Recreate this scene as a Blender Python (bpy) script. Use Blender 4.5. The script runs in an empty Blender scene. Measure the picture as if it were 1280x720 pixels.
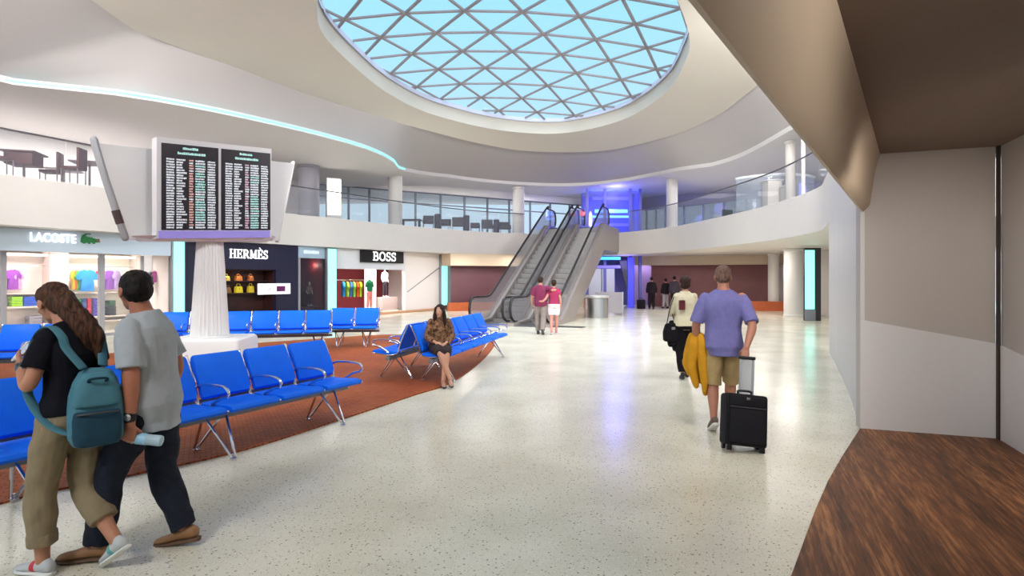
import bpy, bmesh, math, random
from mathutils import Vector, Matrix, noise
from math import sin, cos, pi, radians, sqrt, atan2
SC = bpy.context.scene
COL = SC.collection
random.seed(7)
F, EYE, HY = 720.0, 1.65, 348.0          # focal length in pixels, eye height, horizon row of the 1280x720 frame
V = Vector

def gp(px, py, z=0.0):                    # point of the plane at height z seen at a pixel of the photograph
    D = (EYE - z) * F / (py - HY)
    return V(((px - 640) / F * D, D, z))
def zp(py, D): return EYE - (py - HY) / F * D
def xp(px, D): return (px - 640) / F * D

# ---------------------------------------------------------------- materials
def lin(c):
    return tuple(((x / 255) / 12.92 if x / 255 <= .04045 else ((x / 255 + .055) / 1.055) ** 2.4) for x in c)
MATS = {}
def mat(name, rgb, rough=.5, metal=0., noise_amt=0., noise_scale=20., bump=0., bump_scale=80., emit=0., alpha=1., spec=.5, stretch=None, rgb2=None):
    if name in MATS: return MATS[name]
    m = bpy.data.materials.new(name); m.use_nodes = True
    nt = m.node_tree; N = nt.nodes; L = nt.links
    b = N['Principled BSDF']
    c = lin(rgb)
    b.inputs['Base Color'].default_value = (*c, 1)
    b.inputs['Roughness'].default_value = rough
    b.inputs['Metallic'].default_value = metal
    b.inputs['Specular IOR Level'].default_value = spec
    tc = N.new('ShaderNodeTexCoord'); mp = N.new('ShaderNodeMapping')
    L.new(tc.outputs['Object'], mp.inputs['Vector'])
    if stretch: mp.inputs['Scale'].default_value = stretch
    if noise_amt or rgb2:
        nz = N.new('ShaderNodeTexNoise'); nz.inputs['Scale'].default_value = noise_scale; nz.inputs['Detail'].default_value = 5
        L.new(mp.outputs['Vector'], nz.inputs['Vector'])
        cr = N.new('ShaderNodeValToRGB')
        d = lin(rgb2) if rgb2 else tuple(x * (1 - noise_amt) for x in c)
        cr.color_ramp.elements[0].position = .35; cr.color_ramp.elements[0].color = (*d, 1)
        cr.color_ramp.elements[1].position = .65; cr.color_ramp.elements[1].color = (*c, 1)
        L.new(nz.outputs['Fac'], cr.inputs['Fac']); L.new(cr.outputs['Color'], b.inputs['Base Color'])
    if bump:
        n2 = N.new('ShaderNodeTexNoise'); n2.inputs['Scale'].default_value = bump_scale; n2.inputs['Detail'].default_value = 4
        L.new(mp.outputs['Vector'], n2.inputs['Vector'])
        bp = N.new('ShaderNodeBump'); bp.inputs['Strength'].default_value = bump; bp.inputs['Distance'].default_value = .01
        L.new(n2.outputs['Fac'], bp.inputs['Height']); L.new(bp.outputs['Normal'], b.inputs['Normal'])
    if emit:
        b.inputs['Emission Color'].default_value = (*c, 1); b.inputs['Emission Strength'].default_value = emit
    if alpha < 1: b.inputs['Alpha'].default_value = alpha
    MATS[name] = m
    return m

def glass(name, rgb, clear=.85, rough=.03):
    if name in MATS: return MATS[name]
    m = bpy.data.materials.new(name); m.use_nodes = True
    nt = m.node_tree; N = nt.nodes; L = nt.links
    for n in list(N): N.remove(n)
    o = N.new('ShaderNodeOutputMaterial'); mx = N.new('ShaderNodeMixShader'); t = N.new('ShaderNodeBsdfTransparent')
    p = N.new('ShaderNodeBsdfPrincipled')
    p.inputs['Base Color'].default_value = (*lin(rgb), 1); p.inputs['Roughness'].default_value = rough
    mx.inputs['Fac'].default_value = 1 - clear
    L.new(t.outputs[0], mx.inputs[1]); L.new(p.outputs[0], mx.inputs[2]); L.new(mx.outputs[0], o.inputs['Surface'])
    MATS[name] = m
    return m

def node_mat(name):
    m = bpy.data.materials.new(name); m.use_nodes = True; MATS[name] = m
    nt = m.node_tree
    return m, nt.nodes, nt.links, nt.nodes['Principled BSDF']

def terrazzo():
    m, N, L, b = node_mat('terrazzo')
    tc = N.new('ShaderNodeTexCoord')
    n1 = N.new('ShaderNodeTexNoise'); n1.inputs['Scale'].default_value = 1.1; n1.inputs['Detail'].default_value = 3
    L.new(tc.outputs['Object'], n1.inputs['Vector'])
    r1 = N.new('ShaderNodeValToRGB'); r1.color_ramp.elements[0].color = (*lin((213, 208, 189)), 1); r1.color_ramp.elements[1].color = (*lin((229, 225, 208)), 1)
    r1.color_ramp.elements[0].position = .35; r1.color_ramp.elements[1].position = .65
    L.new(n1.outputs['Fac'], r1.inputs['Fac'])
    last = r1.outputs['Color']
    for sc, lo, hi, col, seed in ((26, .0, .17, (150, 142, 124), 0), (40, .0, .17, (240, 237, 226), 3), (60, .0, .16, (120, 114, 102), 7), (20, 0, .10, (178, 166, 138), 11)):
        vo = N.new('ShaderNodeTexVoronoi'); vo.inputs['Scale'].default_value = sc
        mp = N.new('ShaderNodeMapping'); mp.inputs['Location'].default_value = (seed, seed * 1.7, 0)
        L.new(tc.outputs['Object'], mp.inputs['Vector']); L.new(mp.outputs['Vector'], vo.inputs['Vector'])
        rr = N.new('ShaderNodeValToRGB'); rr.color_ramp.elements[0].position = lo + .8 * hi; rr.color_ramp.elements[0].color = (1, 1, 1, 1)
        rr.color_ramp.elements[1].position = hi * 1.25; rr.color_ramp.elements[1].color = (0, 0, 0, 1)
        L.new(vo.outputs['Distance'], rr.inputs['Fac'])
        mx = N.new('ShaderNodeMix'); mx.data_type = 'RGBA'; mx.inputs['B'].default_value = (*lin(col), 1)
        L.new(rr.outputs['Color'], mx.inputs['Factor']); L.new(last, mx.inputs['A']); last = mx.outputs['Result']
    L.new(last, b.inputs['Base Color'])
    b.inputs['Roughness'].default_value = .21; b.inputs['Specular IOR Level'].default_value = .42
    return m

def wood_floor():
    m, N, L, b = node_mat('wood_floor')
    tc = N.new('ShaderNodeTexCoord'); mp = N.new('ShaderNodeMapping'); mp.inputs['Rotation'].default_value = (0, 0, radians(22)); 
    mp.vector_type = 'POINT'
    L.new(tc.outputs['Object'], mp.inputs['Vector'])
    ms = N.new('ShaderNodeMapping'); ms.inputs['Scale'].default_value = (1, .07, 1); L.new(mp.outputs['Vector'], ms.inputs['Vector'])
    nz = N.new('ShaderNodeTexNoise'); nz.inputs['Scale'].default_value = 46; nz.inputs['Detail'].default_value = 8; nz.inputs['Roughness'].default_value = .65
    L.new(ms.outputs['Vector'], nz.inputs['Vector'])
    n2 = N.new('ShaderNodeTexNoise'); n2.inputs['Scale'].default_value = 4.5; n2.inputs['Detail'].default_value = 2; L.new(ms.outputs['Vector'], n2.inputs['Vector'])
    ad = N.new('ShaderNodeMath'); ad.operation = 'MULTIPLY_ADD'; ad.inputs[1].default_value = .42
    L.new(n2.outputs['Fac'], ad.inputs[0])
    m5 = N.new('ShaderNodeMath'); m5.operation = 'MULTIPLY'; m5.inputs[1].default_value = .63; L.new(nz.outputs['Fac'], m5.inputs[0]); L.new(m5.outputs[0], ad.inputs[2])
    cr = N.new('ShaderNodeValToRGB'); e = cr.color_ramp.elements
    e[0].position = .38; e[0].color = (*lin((62, 36, 19)), 1); e[1].position = .68; e[1].color = (*lin((174, 118, 72)), 1)
    x = e.new(.53); x.color = (*lin((110, 67, 38)), 1)
    L.new(ad.outputs[0], cr.inputs['Fac'])
    # board joints
    sp = N.new('ShaderNodeSeparateXYZ'); L.new(mp.outputs['Vector'], sp.inputs[0])
    fr = N.new('ShaderNodeMath'); fr.operation = 'MULTIPLY'; fr.inputs[1].default_value = 7.0; L.new(sp.outputs['X'], fr.inputs[0])
    f2 = N.new('ShaderNodeMath'); f2.operation = 'FRACT'; L.new(fr.outputs[0], f2.inputs[0])
    lt = N.new('ShaderNodeMath'); lt.operation = 'LESS_THAN'; lt.inputs[1].default_value = .022; L.new(f2.outputs[0], lt.inputs[0])
    mx = N.new('ShaderNodeMix'); mx.data_type = 'RGBA'; mx.inputs['B'].default_value = (*lin((84, 47, 25)), 1)
    L.new(lt.outputs[0], mx.inputs['Factor']); L.new(cr.outputs['Color'], mx.inputs['A']); L.new(mx.outputs['Result'], b.inputs['Base Color'])
    b.inputs['Roughness'].default_value = .5; b.inputs['Specular IOR Level'].default_value = .3
    return m

def brick_carpet():
    m, N, L, b = node_mat('brick_carpet')
    tc = N.new('ShaderNodeTexCoord'); mp = N.new('ShaderNodeMapping'); mp.inputs['Rotation'].default_value = (0, 0, radians(-28))
    L.new(tc.outputs['Object'], mp.inputs['Vector'])
    br = N.new('ShaderNodeTexBrick'); br.inputs['Scale'].default_value = 5.5; br.inputs['Mortar Size'].default_value = .035
    br.inputs['Color1'].default_value = (*lin((188, 102, 50)), 1); br.inputs['Color2'].default_value = (*lin((160, 80, 36)), 1); br.inputs['Mortar'].default_value = (*lin((128, 60, 28)), 1)
    L.new(mp.outputs['Vector'], br.inputs['Vector'])
    nz = N.new('ShaderNodeTexNoise'); nz.inputs['Scale'].default_value = .8; nz.inputs['Detail'].default_value = 3; L.new(tc.outputs['Object'], nz.inputs['Vector'])
    mx = N.new('ShaderNodeMix'); mx.data_type = 'RGBA'; mx.blend_type = 'MULTIPLY'; mx.inputs['Factor'].default_value = .6
    cr = N.new('ShaderNodeValToRGB'); cr.color_ramp.elements[0].position = .35; cr.color_ramp.elements[0].color = (*lin((205, 175, 160)), 1); cr.color_ramp.elements[1].position = .65; cr.color_ramp.elements[1].color = (1, 1, 1, 1)
    L.new(nz.outputs['Fac'], cr.inputs['Fac']); L.new(br.outputs['Color'], mx.inputs['A']); L.new(cr.outputs['Color'], mx.inputs['B'])
    L.new(mx.outputs['Result'], b.inputs['Base Color'])
    b.inputs['Roughness'].default_value = .62; b.inputs['Specular IOR Level'].default_value = .25
    return m

# ---------------------------------------------------------------- mesh building
def crv(pts, n=4, closed=False):          # Catmull-Rom resampling
    P = [V(p) for p in pts]; out = []; k = len(P)
    if k < 3 and not closed: 
        return [P[0].lerp(P[-1], i / n) for i in range(n + 1)]
    for i in range(k if closed else k - 1):
        if closed: a, b, c, d = P[(i - 1) % k], P[i], P[(i + 1) % k], P[(i + 2) % k]
        else:
            b, c = P[i], P[i + 1]
            a = P[i - 1] if i else b + (b - c); d = P[i + 2] if i + 2 < k else c + (c - b)
        for j in range(n):
            t = j / n
            out.append(.5 * (2 * b + (c - a) * t + (2 * a - 5 * b + 4 * c - d) * t * t + (3 * b - a - 3 * c + d) * t ** 3))
    if not closed: out.append(P[-1].copy())
    return out
def resample(pts, step, closed=False):
    P = [V(p) for p in pts]
    if closed: P.append(P[0])
    L = [0]
    for a, b in zip(P, P[1:]): L.append(L[-1] + (b - a).length)
    n = max(2, round(L[-1] / step)); out = []; j = 0
    for i in range(n + 1):
        s = L[-1] * i / n
        while j < len(P) - 2 and L[j + 1] < s: j += 1
        t = (s - L[j]) / max(1e-9, L[j + 1] - L[j]); out.append(P[j].lerp(P[j + 1], min(1, max(0, t))))
    return out[:-1] if closed else out

class MB:
    def __init__(s): s.bm = bmesh.new(); s.mi = 0
    def _faces(s, fs):
        for f in fs: f.material_index = s.mi
    def box(s, c, d, rot=0, bev=0, M=None, seg=2):
        r = bmesh.ops.create_cube(s.bm, size=1); vs = r['verts']
        mt = Matrix.Translation(V(c)) @ Matrix.Rotation(rot, 4, 'Z') @ Matrix.Diagonal((*d, 1))
        if M is not None: mt = M @ mt
        bmesh.ops.transform(s.bm, matrix=mt, verts=vs)
        fs = list({f for v in vs for f in v.link_faces}); s._faces(fs)
        if bev:
            es = list({e for v in vs for e in v.link_edges})
            q = bmesh.ops.bevel(s.bm, geom=es, offset=bev, segments=seg, affect='EDGES', profile=.6, material=s.mi)
        return s
    def loft(s, rings, cap=True, close=True):
        vr = [[s.bm.verts.new(p) for p in r] for r in rings]
        for a, b in zip(vr, vr[1:]):
            n = len(a)
            for i in range(n if close else n - 1):
                f = s.bm.faces.new((a[i], a[(i + 1) % n], b[(i + 1) % n], b[i])); f.material_index = s.mi
        if cap and close:
            for r, rev in ((vr[0], True), (vr[-1], False)):
                f = s.bm.faces.new(list(reversed(r)) if rev else r); f.material_index = s.mi
        return s
    def tube(s, pts, rads, seg=12, ref=None, n=4, smooth=True, round_cap=True, closed=False):
        K = len(pts)
        if not isinstance(rads, (list,)): rads = [rads] * K
        R = [V((r, r, 0)) if not isinstance(r, tuple) else V((r[0], r[1], 0)) for r in rads]
        if smooth and K > 2:
            P = crv(pts, n, closed); RR = crv(R, n, closed)
        else: P = [V(p) for p in pts]; RR = R
        m = len(P); rings = []
        T = []
        for i in range(m):
            if closed: t = P[(i + 1) % m] - P[(i - 1) % m]
            else: t = P[min(i + 1, m - 1)] - P[max(i - 1, 0)]
            T.append(t.normalized() if t.length > 1e-9 else V((0, 0, 1)))
        u = V(ref) if ref is not None else (V((1, 0, 0)) if abs(T[0].x) < .8 else V((0, 1, 0)))
        def ring(p, t, u, a, b):
            w = t.cross(u)
            return [p + u * (a * cos(2 * pi * k / seg)) + w * (b * sin(2 * pi * k / seg)) for k in range(seg)]
        fr = []
        for i in range(m):
            if ref is not None: u = V(ref)
            u = (u - T[i] * u.dot(T[i])); u = u.normalized() if u.length > 1e-6 else T[i].orthogonal().normalized()
            fr.append(u.copy())
        if closed:
            rings = [ring(P[i], T[i], fr[i], RR[i].x, RR[i].y) for i in range(m)]; rings.append(None)
            vr = [[s.bm.verts.new(p) for p in r] for r in rings[:-1]]
            for i in range(m):
                a, b = vr[i], vr[(i + 1) % m]
                for k in range(seg):
                    f = s.bm.faces.new((a[k], a[(k + 1) % seg], b[(k + 1) % seg], b[k])); f.material_index = s.mi
            return s
        if round_cap:
            r = min(RR[0].x, RR[0].y)
            for q in (80, 55, 28): rings.append(ring(P[0] - T[0] * r * sin(radians(q)), T[0], fr[0], RR[0].x * cos(radians(q)), RR[0].y * cos(radians(q))))
        for i in range(m): rings.append(ring(P[i], T[i], fr[i], RR[i].x, RR[i].y))
        if round_cap:
            r = min(RR[-1].x, RR[-1].y)
            for q in (28, 55, 80): rings.append(ring(P[-1] + T[-1] * r * sin(radians(q)), T[-1], fr[-1], RR[-1].x * cos(radians(q)), RR[-1].y * cos(radians(q))))
        return s.loft(rings)
    def ell(s, c, r, M=None, sub=3):
        q = bmesh.ops.create_icosphere(s.bm, subdivisions=sub, radius=1)
        mt = Matrix.Translation(V(c)) @ Matrix.Diagonal((*r, 1))
        if M is not None: mt = M @ mt
        bmesh.ops.transform(s.bm, matrix=mt, verts=q['verts'])
        s._faces({f for v in q['verts'] for f in v.link_faces}); return s
    def cyl(s, a, b, r, r2=None, seg=20):
        return s.tube([a, b], [r, r if r2 is None else r2], seg=seg, smooth=False, round_cap=False)
    def lathe(s, prof, c=(0, 0, 0), seg=28):
        c = V(c)
        return s.loft([[c + V((max(r, 1e-4) * cos(2 * pi * k / seg), max(r, 1e-4) * sin(2 * pi * k / seg), z)) for k in range(seg)] for r, z in prof])
    def prism(s, poly, vec, M=None):       # polygon (3-D points) pushed along vec
        vec = V(vec); P = [V(p) for p in poly]
        if M is not None: P = [M @ p for p in P]; vec = M.to_3x3() @ vec
        a = [s.bm.verts.new(p) for p in P]; b = [s.bm.verts.new(p + vec) for p in P]
        n = len(a); fs = [s.bm.faces.new(a), s.bm.faces.new(list(reversed(b)))]
        for i in range(n): fs.append(s.bm.faces.new((a[i], b[i], b[(i + 1) % n], a[(i + 1) % n])))
        s._faces(fs); return s
    def quad(s, *p):
        f = s.bm.faces.new([s.bm.verts.new(V(x)) for x in p]); f.material_index = s.mi; return s
    def wall(s, pts, z0, z1, th):          # upright wall along a plan polyline, thickness th to the left of travel
        P = [V((p[0], p[1], 0)) for p in pts]; Q = []
        for i, p in enumerate(P):
            t = (P[min(i + 1, len(P) - 1)] - P[max(i - 1, 0)]).normalized(); Q.append(p + V((-t.y, t.x, 0)) * th)
        rings = [[V((p.x, p.y, z0)), V((p.x, p.y, z1)), V((q.x, q.y, z1)), V((q.x, q.y, z0))] for p, q in zip(P, Q)]
        return s.loft(rings)
    def mesh(s, name, mats, smooth=True, ang=35, normals=True):
        if normals: bmesh.ops.recalc_face_normals(s.bm, faces=s.bm.faces[:])
        me = bpy.data.meshes.new(name); s.bm.to_mesh(me); s.bm.free()
        for m in (mats if isinstance(mats, (list, tuple)) else [mats]): me.materials.append(m)
        if smooth:
            me.polygons.foreach_set('use_smooth', [True] * len(me.polygons)); me.set_sharp_from_angle(angle=radians(ang))
        return me
    def build(s, name, mats, parent=None, **k): return link(name, s.mesh(name, mats, **k), parent)

def link(name, me, parent=None):
    o = bpy.data.objects.new(name, me); COL.objects.link(o)
    if parent is not None: o.parent = parent
    return o
def tag(o, label=None, cat=None, group=None, kind=None):
    if label: o['label'] = label
    if cat: o['category'] = cat
    if group: o['group'] = group
    if kind: o['kind'] = kind
    return o
def thing(name, label, cat, loc=(0, 0, 0), rz=0, group=None):
    o = bpy.data.objects.new(name, None); COL.objects.link(o); o.empty_display_size = .1
    o.location = loc; o.rotation_euler = (0, 0, rz)
    return tag(o, label, cat, group)
def struct(name, mb, m, **k):
    o = mb.build(name, m, **k) if isinstance(mb, MB) else link(name, mb); o['kind'] = 'structure'; return o
def dup(root, loc=None, rz=None, label=None):
    r = root.copy(); COL.objects.link(r)
    if loc is not None: r.location = loc
    if rz is not None: r.rotation_euler = (0, 0, rz)
    if label: r['label'] = label
    for ch in list(root.children):
        c = ch.copy(); COL.objects.link(c); c.parent = r
        for g in list(ch.children):
            d = g.copy(); COL.objects.link(d); d.parent = c
    return r
def remesh(mb, vox, sm=3, fn=None, mats=None, name='m'):     # fuse overlapping solids into one continuous skin
    me = mb.mesh(name, mats, smooth=False)
    o = bpy.data.objects.new('tmp', me); COL.objects.link(o)
    r = o.modifiers.new('r', 'REMESH'); r.mode = 'VOXEL'; r.voxel_size = vox; r.use_smooth_shade = True
    if sm:
        q = o.modifiers.new('s', 'SMOOTH'); q.iterations = sm; q.factor = .5
    dg = bpy.context.evaluated_depsgraph_get(); dg.update()
    out = bpy.data.meshes.new_from_object(o.evaluated_get(dg)); out.name = name
    bpy.data.objects.remove(o); bpy.data.meshes.remove(me)
    if fn:
        ns = [v.normal.copy() for v in out.vertices]
        for v, nn in zip(out.vertices, ns): v.co += nn * fn(v.co)
    out.polygons.foreach_set('use_smooth', [True] * len(out.polygons))
    out.materials.clear()
    for m in (mats if isinstance(mats, (list, tuple)) else [mats]): out.materials.append(m)
    return out
def text_mesh(txt, size, depth=.01, off=0., spacing=1.):
    cu = bpy.data.curves.new('t', 'FONT'); cu.body = txt; cu.size = size; cu.extrude = depth; cu.offset = off; cu.align_x = 'CENTER'; cu.align_y = 'CENTER'; cu.space_character = spacing
    o = bpy.data.objects.new('t', cu); COL.objects.link(o)
    dg = bpy.context.evaluated_depsgraph_get(); dg.update()
    me = bpy.data.meshes.new_from_object(o.evaluated_get(dg)); bpy.data.objects.remove(o); return me
# ================================================================ materials of the place
white = mat('white_paint', (218, 213, 209), .55, noise_amt=.02, noise_scale=2)
wallw = mat('wall_white', (214, 211, 209), .5, noise_amt=.03, noise_scale=1.5)
ceilw = mat('ceiling_white', (204, 198, 188), .7, noise_amt=.02, noise_scale=.6)
ceilo = mat('ceiling_grey', (180, 175, 175), .7, noise_amt=.02, noise_scale=.6)
taupe = mat('taupe_paint', (134, 114, 102), .7, noise_amt=.06, noise_scale=1.2)
beige = mat('beige_paint', (206, 186, 162), .6, noise_amt=.03, noise_scale=1)
maroon = mat('maroon_panel', (138, 84, 84), .5, noise_amt=.08, noise_scale=2)
maroon2 = mat('dark_maroon_panel', (104, 66, 76), .5, noise_amt=.08, noise_scale=2)
orange = mat('orange_plinth', (196, 98, 52), .5, noise_amt=.15, noise_scale=6)
steel = mat('brushed_steel', (196, 196, 200), .28, 1., bump=.05, bump_scale=200, stretch=(1, 1, .05))
chrome = mat('chrome', (214, 212, 218), .16, 1.)
greym = mat('grey_metal', (150, 150, 156), .4, .6)
dark = mat('dark_grey', (52, 50, 56), .5)
black = mat('black_plastic', (16, 15, 18), .45)
rubber = mat('black_rubber', (14, 13, 16), .4)
rail_glass = glass('balustrade_glass', (150, 156, 172), .86)
shop_glass = glass('shop_glass', (205, 214, 222), .93)
cyan_emit = mat('cyan_light', (150, 246, 234), .4, emit=1.0)
led_emit = mat('led_strip', (110, 228, 236), .4, emit=1.9)
white_emit = mat('white_light', (255, 250, 240), .4, emit=2.2)
TZ = terrazzo(); WD = wood_floor(); CP = brick_carpet()

# ================================================================ plan curves
SLAB = [(-13.4, 6.0), (-13.1, 9.0), (-12.45, 11.6), (-11.97, 13.5), (-11.0, 15.5), (-9.7, 18.8), (-8.3, 22.0), (-7.35, 23.2), (-6.55, 24.4), (-5.0, 26.6), (-2.6, 29.4), (0, 31.2), (3, 31.9), (5.2, 31.2),
        (6.6, 29.6), (7.7, 27.0), (8.35, 22.3), (8.6, 19.0), (8.3, 15.75), (7.75, 14.3), (7.1, 12.9)]
WALLR = [(7.1, 12.9), (5.8, 10.2), (4.75, 8.1), (3.81, 6.3)]
slab_c = resample(crv([(*p, 0) for p in SLAB], 6), .5)
Z1, Z0, ZS = 4.1, 2.92, 6.3

OCU = [(-4.5, 13.3), (-4.9, 14.9), (-4.75, 17.1), (-4.2, 19.9), (-3.0, 22.4), (-.5, 24.7), (2.2, 25.2), (4.4, 23.1), (5.25, 19.7), (5.1, 17.1), (4.75, 15.4), (3.8, 13.2), (2.4, 10.6), (-.2, 8.2), (-2.4, 9.2), (-3.8, 11.4)]
DISC = [(-9.07, 13.2), (-8.8, 14.5), (-7.95, 16.2), (-7.2, 18), (-5.9, 20.2), (-3.8, 22.8), (-1.5, 25.4), (.75, 27.0), (4.2, 27.0), (6.6, 24.2), (7.5, 21.3), (7.6, 18), (7.7, 12), (7, 7), (4, 2.5), (0, .5), (-5, 2), (-8.3, 8)]
SOF = [(-13.4, 8), (-12.1, 13.6), (-10.7, 14.25), (-9.3, 15.2), (-7.86, 16.7), (-6.3, 18.8), (-5.2, 20.9), (-4.75, 23.1), (-4.85, 25.6), (-3.6, 28.6), (-.5, 31), (3.4, 31.8), (6.4, 29.6), (7.5, 25.6), (8.7, 22.6), (8.75, 18), (8.5, 13), (7.5, 6), (4.5, 0), (-2, -2.5), (-9, -1)]
CC = V((.3, 16, 0))
def polar(pts, n=144):
    P = crv([(*p, 0) for p in pts], 10, True); out = []
    for k in range(n):
        a = 2 * pi * k / n; d = V((cos(a), sin(a), 0)); best = 0
        for i in range(len(P)):
            p, q = P[i] - CC, P[(i + 1) % len(P)] - CC
            e = q - p; den = d.x * e.y - d.y * e.x
            if abs(den) < 1e-9: continue
            t = (p.x * e.y - p.y * e.x) / den; u = (p.x * d.y - p.y * d.x) / den
            if -1e-6 <= u <= 1 + 1e-6 and t > best: best = t
        out.append(CC + d * best)
    return out
oc, di, so = polar(OCU), polar(DISC), polar(SOF)
NA = len(oc)
def sofz(p): return ZS + .45 * max(0, min(1, (p.y - 24) / 5))
def lift(ring, z): return [V((p.x, p.y, z)) for p in ring]

# ---- floors
mb = MB(); mb.prism([(-34, -8, 0), (34, -8, 0), (34, 46, 0), (-34, 46, 0)], (0, 0, -.2)); struct('floor', mb, TZ, smooth=False)
wl = [gp(1075, 537), gp(1052, 573), gp(1035, 603), gp(1019, 640), gp(990, 720)]
end = wl[-1] + (wl[-1] - wl[0]).normalized() * 6.5
mb = MB(); mb.prism([(p.x, p.y, .002) for p in wl] + [(end.x, end.y, .002), (4.6, -4, .002), (4.6, 4.2, .002), (4.95, 5.9, .002)], (0, 0, .012)); struct('floor', mb, WD, smooth=False)

# ---- ceilings round the skylight
mb = MB(); zc, zd = 8.0, 7.62
mb.loft([lift(oc, 8.62), lift(oc, zc), lift([a.lerp(b, .5) for a, b in zip(oc, di)], (zc + zd) / 2 + .06), lift(di, zd)], cap=False)
mb.loft([lift(di, zd), lift(di, zd + .12), lift([CC + (p - CC) * 1.02 for p in di], zd + .18)], cap=False)
cl = struct('ceiling', mb, ceilw, ang=50)
mb = MB(); cq = [V((p.x, p.y, zd + .27)) for p in [CC + (p - CC) * 1.0 for p in di]]; mb.tube(cq[::3], .035, seg=6, n=3, closed=True); mb.build('cove_fill', mat('cove_fill_glow', (255, 248, 240), .4, emit=7.0), cl)  # added glowing tube, hidden behind the lip to light the outer ceiling
mb = MB()
so_z = [V((p.x, p.y, sofz(p) + .16)) for p in so]
di2 = [CC + (p - CC) * .985 for p in di]
mid = [V((a.x * .45 + b.x * .55, a.y * .45 + b.y * .55, zd * .45 + .12 + .55 * b.z)) for a, b in zip(di2, so_z)]
mb.loft([lift(di2, zd + .18), mid, so_z], cap=False)
struct('ceiling', mb, ceilo, ang=50)
mb = MB()
so_b = [V((p.x, p.y, sofz(p))) for p in so]
far = [V((CC.x + (p - CC).normalized().x * 24, CC.y + (p - CC).normalized().y * 24, sofz(p))) for p in so]
mb.loft([so_z, so_b, [a.lerp(b, .3) for a, b in zip(so_b, far)], far], cap=False)
struct('ceiling', mb, mat('soffit_lit', (216, 213, 214), .7), ang=50)  # ceiling grey made lighter here in place of light from the strip
# light strip along the soffit edge on the left
i0 = min(range(NA), key=lambda k: (so[k] - V((-4.95, 26.1, 0))).length); i1 = min(range(NA), key=lambda k: (so[k] - V((-13.3, 9, 0))).length)
path = [V((p.x, p.y, sofz(p) + .08)) + (CC - p).normalized() * .03 for p in so[i0:i1 + 1]]
mb = MB(); mb.tube(path, .022, seg=8, n=2); st = mb.build('light_strip', led_emit)
tag(st, 'glowing cyan light strip curving along the upper ceiling edge on the left', 'light strip')

# ---- skylight
FR = mat('skylight_frame', (142, 138, 144), .5)
sky = thing('window_1', None, None); sky['kind'] = 'structure'
def inside(x, y, ring):
    c = False; n = len(ring)
    for i in range(n):
        a, b = ring[i], ring[(i + 1) % n]
        if (a.y > y) != (b.y > y) and x < (b.x - a.x) * (y - a.y) / (b.y - a.y) + a.x: c = not c
    return c
def dome(x, y):
    r = ((x - .3) / 5.2) ** 2 + ((y - 16.5) / 8.8) ** 2
    return 8.6 + .5 * max(0, 1 - r)
mbf = MB(); s_, h_ = 1.62, 1.36; ang0 = radians(6)
def lat(i, j):
    x, y = (i + .5 * j) * s_, j * h_
    return V((.3 + x * cos(ang0) - y * sin(ang0), 16.1 + x * sin(ang0) + y * cos(ang0), 0))
def seg_in(a, b):
    n = 16; pts = [a.lerp(b, k / n) for k in range(n + 1)]; run = [p for p in pts if inside(p.x, p.y, oc)]
    return (run[0], run[-1]) if len(run) > 1 else None
for j in range(-8, 9):
    for i in range(-12, 13):
        for di_, dj in ((1, 0), (0, 1), (-1, 1)):
            q = seg_in(lat(i, j), lat(i + di_, j + dj))
            if not q: continue
            a, b = q; a = V((a.x, a.y, dome(a.x, a.y))); b = V((b.x, b.y, dome(b.x, b.y)))
            if (b - a).length > .05: mbf.tube([a, b], [(.042, .05)] * 2, seg=6, smooth=False, round_cap=False, ref=(0, 0, 1))
        p = lat(i, j)
        if inside(p.x, p.y, oc): mbf.ell((p.x, p.y, dome(p.x, p.y)), (.075, .075, .05), sub=1)
mbf.build('window_frame', FR, sky)
mb = MB(); mb.loft([[V((CC.x + (p.x - CC.x) * k, CC.y + (p.y - CC.y) * k, dome(CC.x + (p.x - CC.x) * k, CC.y + (p.y - CC.y) * k) + .09)) for p in oc] for k in (.02, .25, .5, .75, .9, .999)], cap=False)
mb.build('window_pane', glass('skylight_glass', (200, 225, 245), .97), sky)
mb = MB(); r0 = [CC + (p - CC) * .985 for p in oc]; mb.loft([lift(r0, 8.48), lift(r0, 8.64), lift(oc, 8.66)], cap=False)
mb.build('window_ring', mat('skylight_ring', (196, 200, 222), .5), sky)

# ---- upper floor slab and its white curved front
mb = MB(); outer = [CC + (p - CC).normalized() * 25 for p in slab_c]
mb.loft([[V((p.x, p.y, Z0)), V((p.x, p.y, Z1 - .02)), V((p.x, p.y, Z1)), V((q.x, q.y, Z1)), V((q.x, q.y, Z0))] for p, q in zip(slab_c, outer)])
struct('floor', mb, white, ang=40)
# ---- right-hand walls and the low passage we stand in
wr = crv([(*p, 0) for p in WALLR], 6)
mb = MB(); mb.wall([(p.x, p.y) for p in wr], -.0, Z1, .04); struct('wall_right', mb, wallw)
pw = [(3.81, 6.3), (4.95, 5.9)]
mb = MB(); mb.wall(pw, 0, 3.2, .2); mb.wall([(4.985, 5.87), (4.70, 5.13), (4.35, 4.2), (4.35, -4)], 0, 3.2, .2); struct('wall_right', mb, mat('wall_panel', (190, 181, 174), .5, noise_amt=.03, noise_scale=1.5), smooth=False)
lw = mat('wall_reflected_light', (222, 218, 217), .4, noise_amt=.02)  # paler tone with slanted top stands in for light reflected on the wall
mb = MB()
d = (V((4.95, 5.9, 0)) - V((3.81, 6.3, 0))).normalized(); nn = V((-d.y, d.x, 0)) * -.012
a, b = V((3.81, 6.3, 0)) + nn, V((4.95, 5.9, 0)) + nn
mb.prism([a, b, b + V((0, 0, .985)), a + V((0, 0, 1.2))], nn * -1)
a, b = V((4.97, 5.83, 0)), V((4.69, 5.13, 0)); nn2 = V((-.02, .008, 0))
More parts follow.
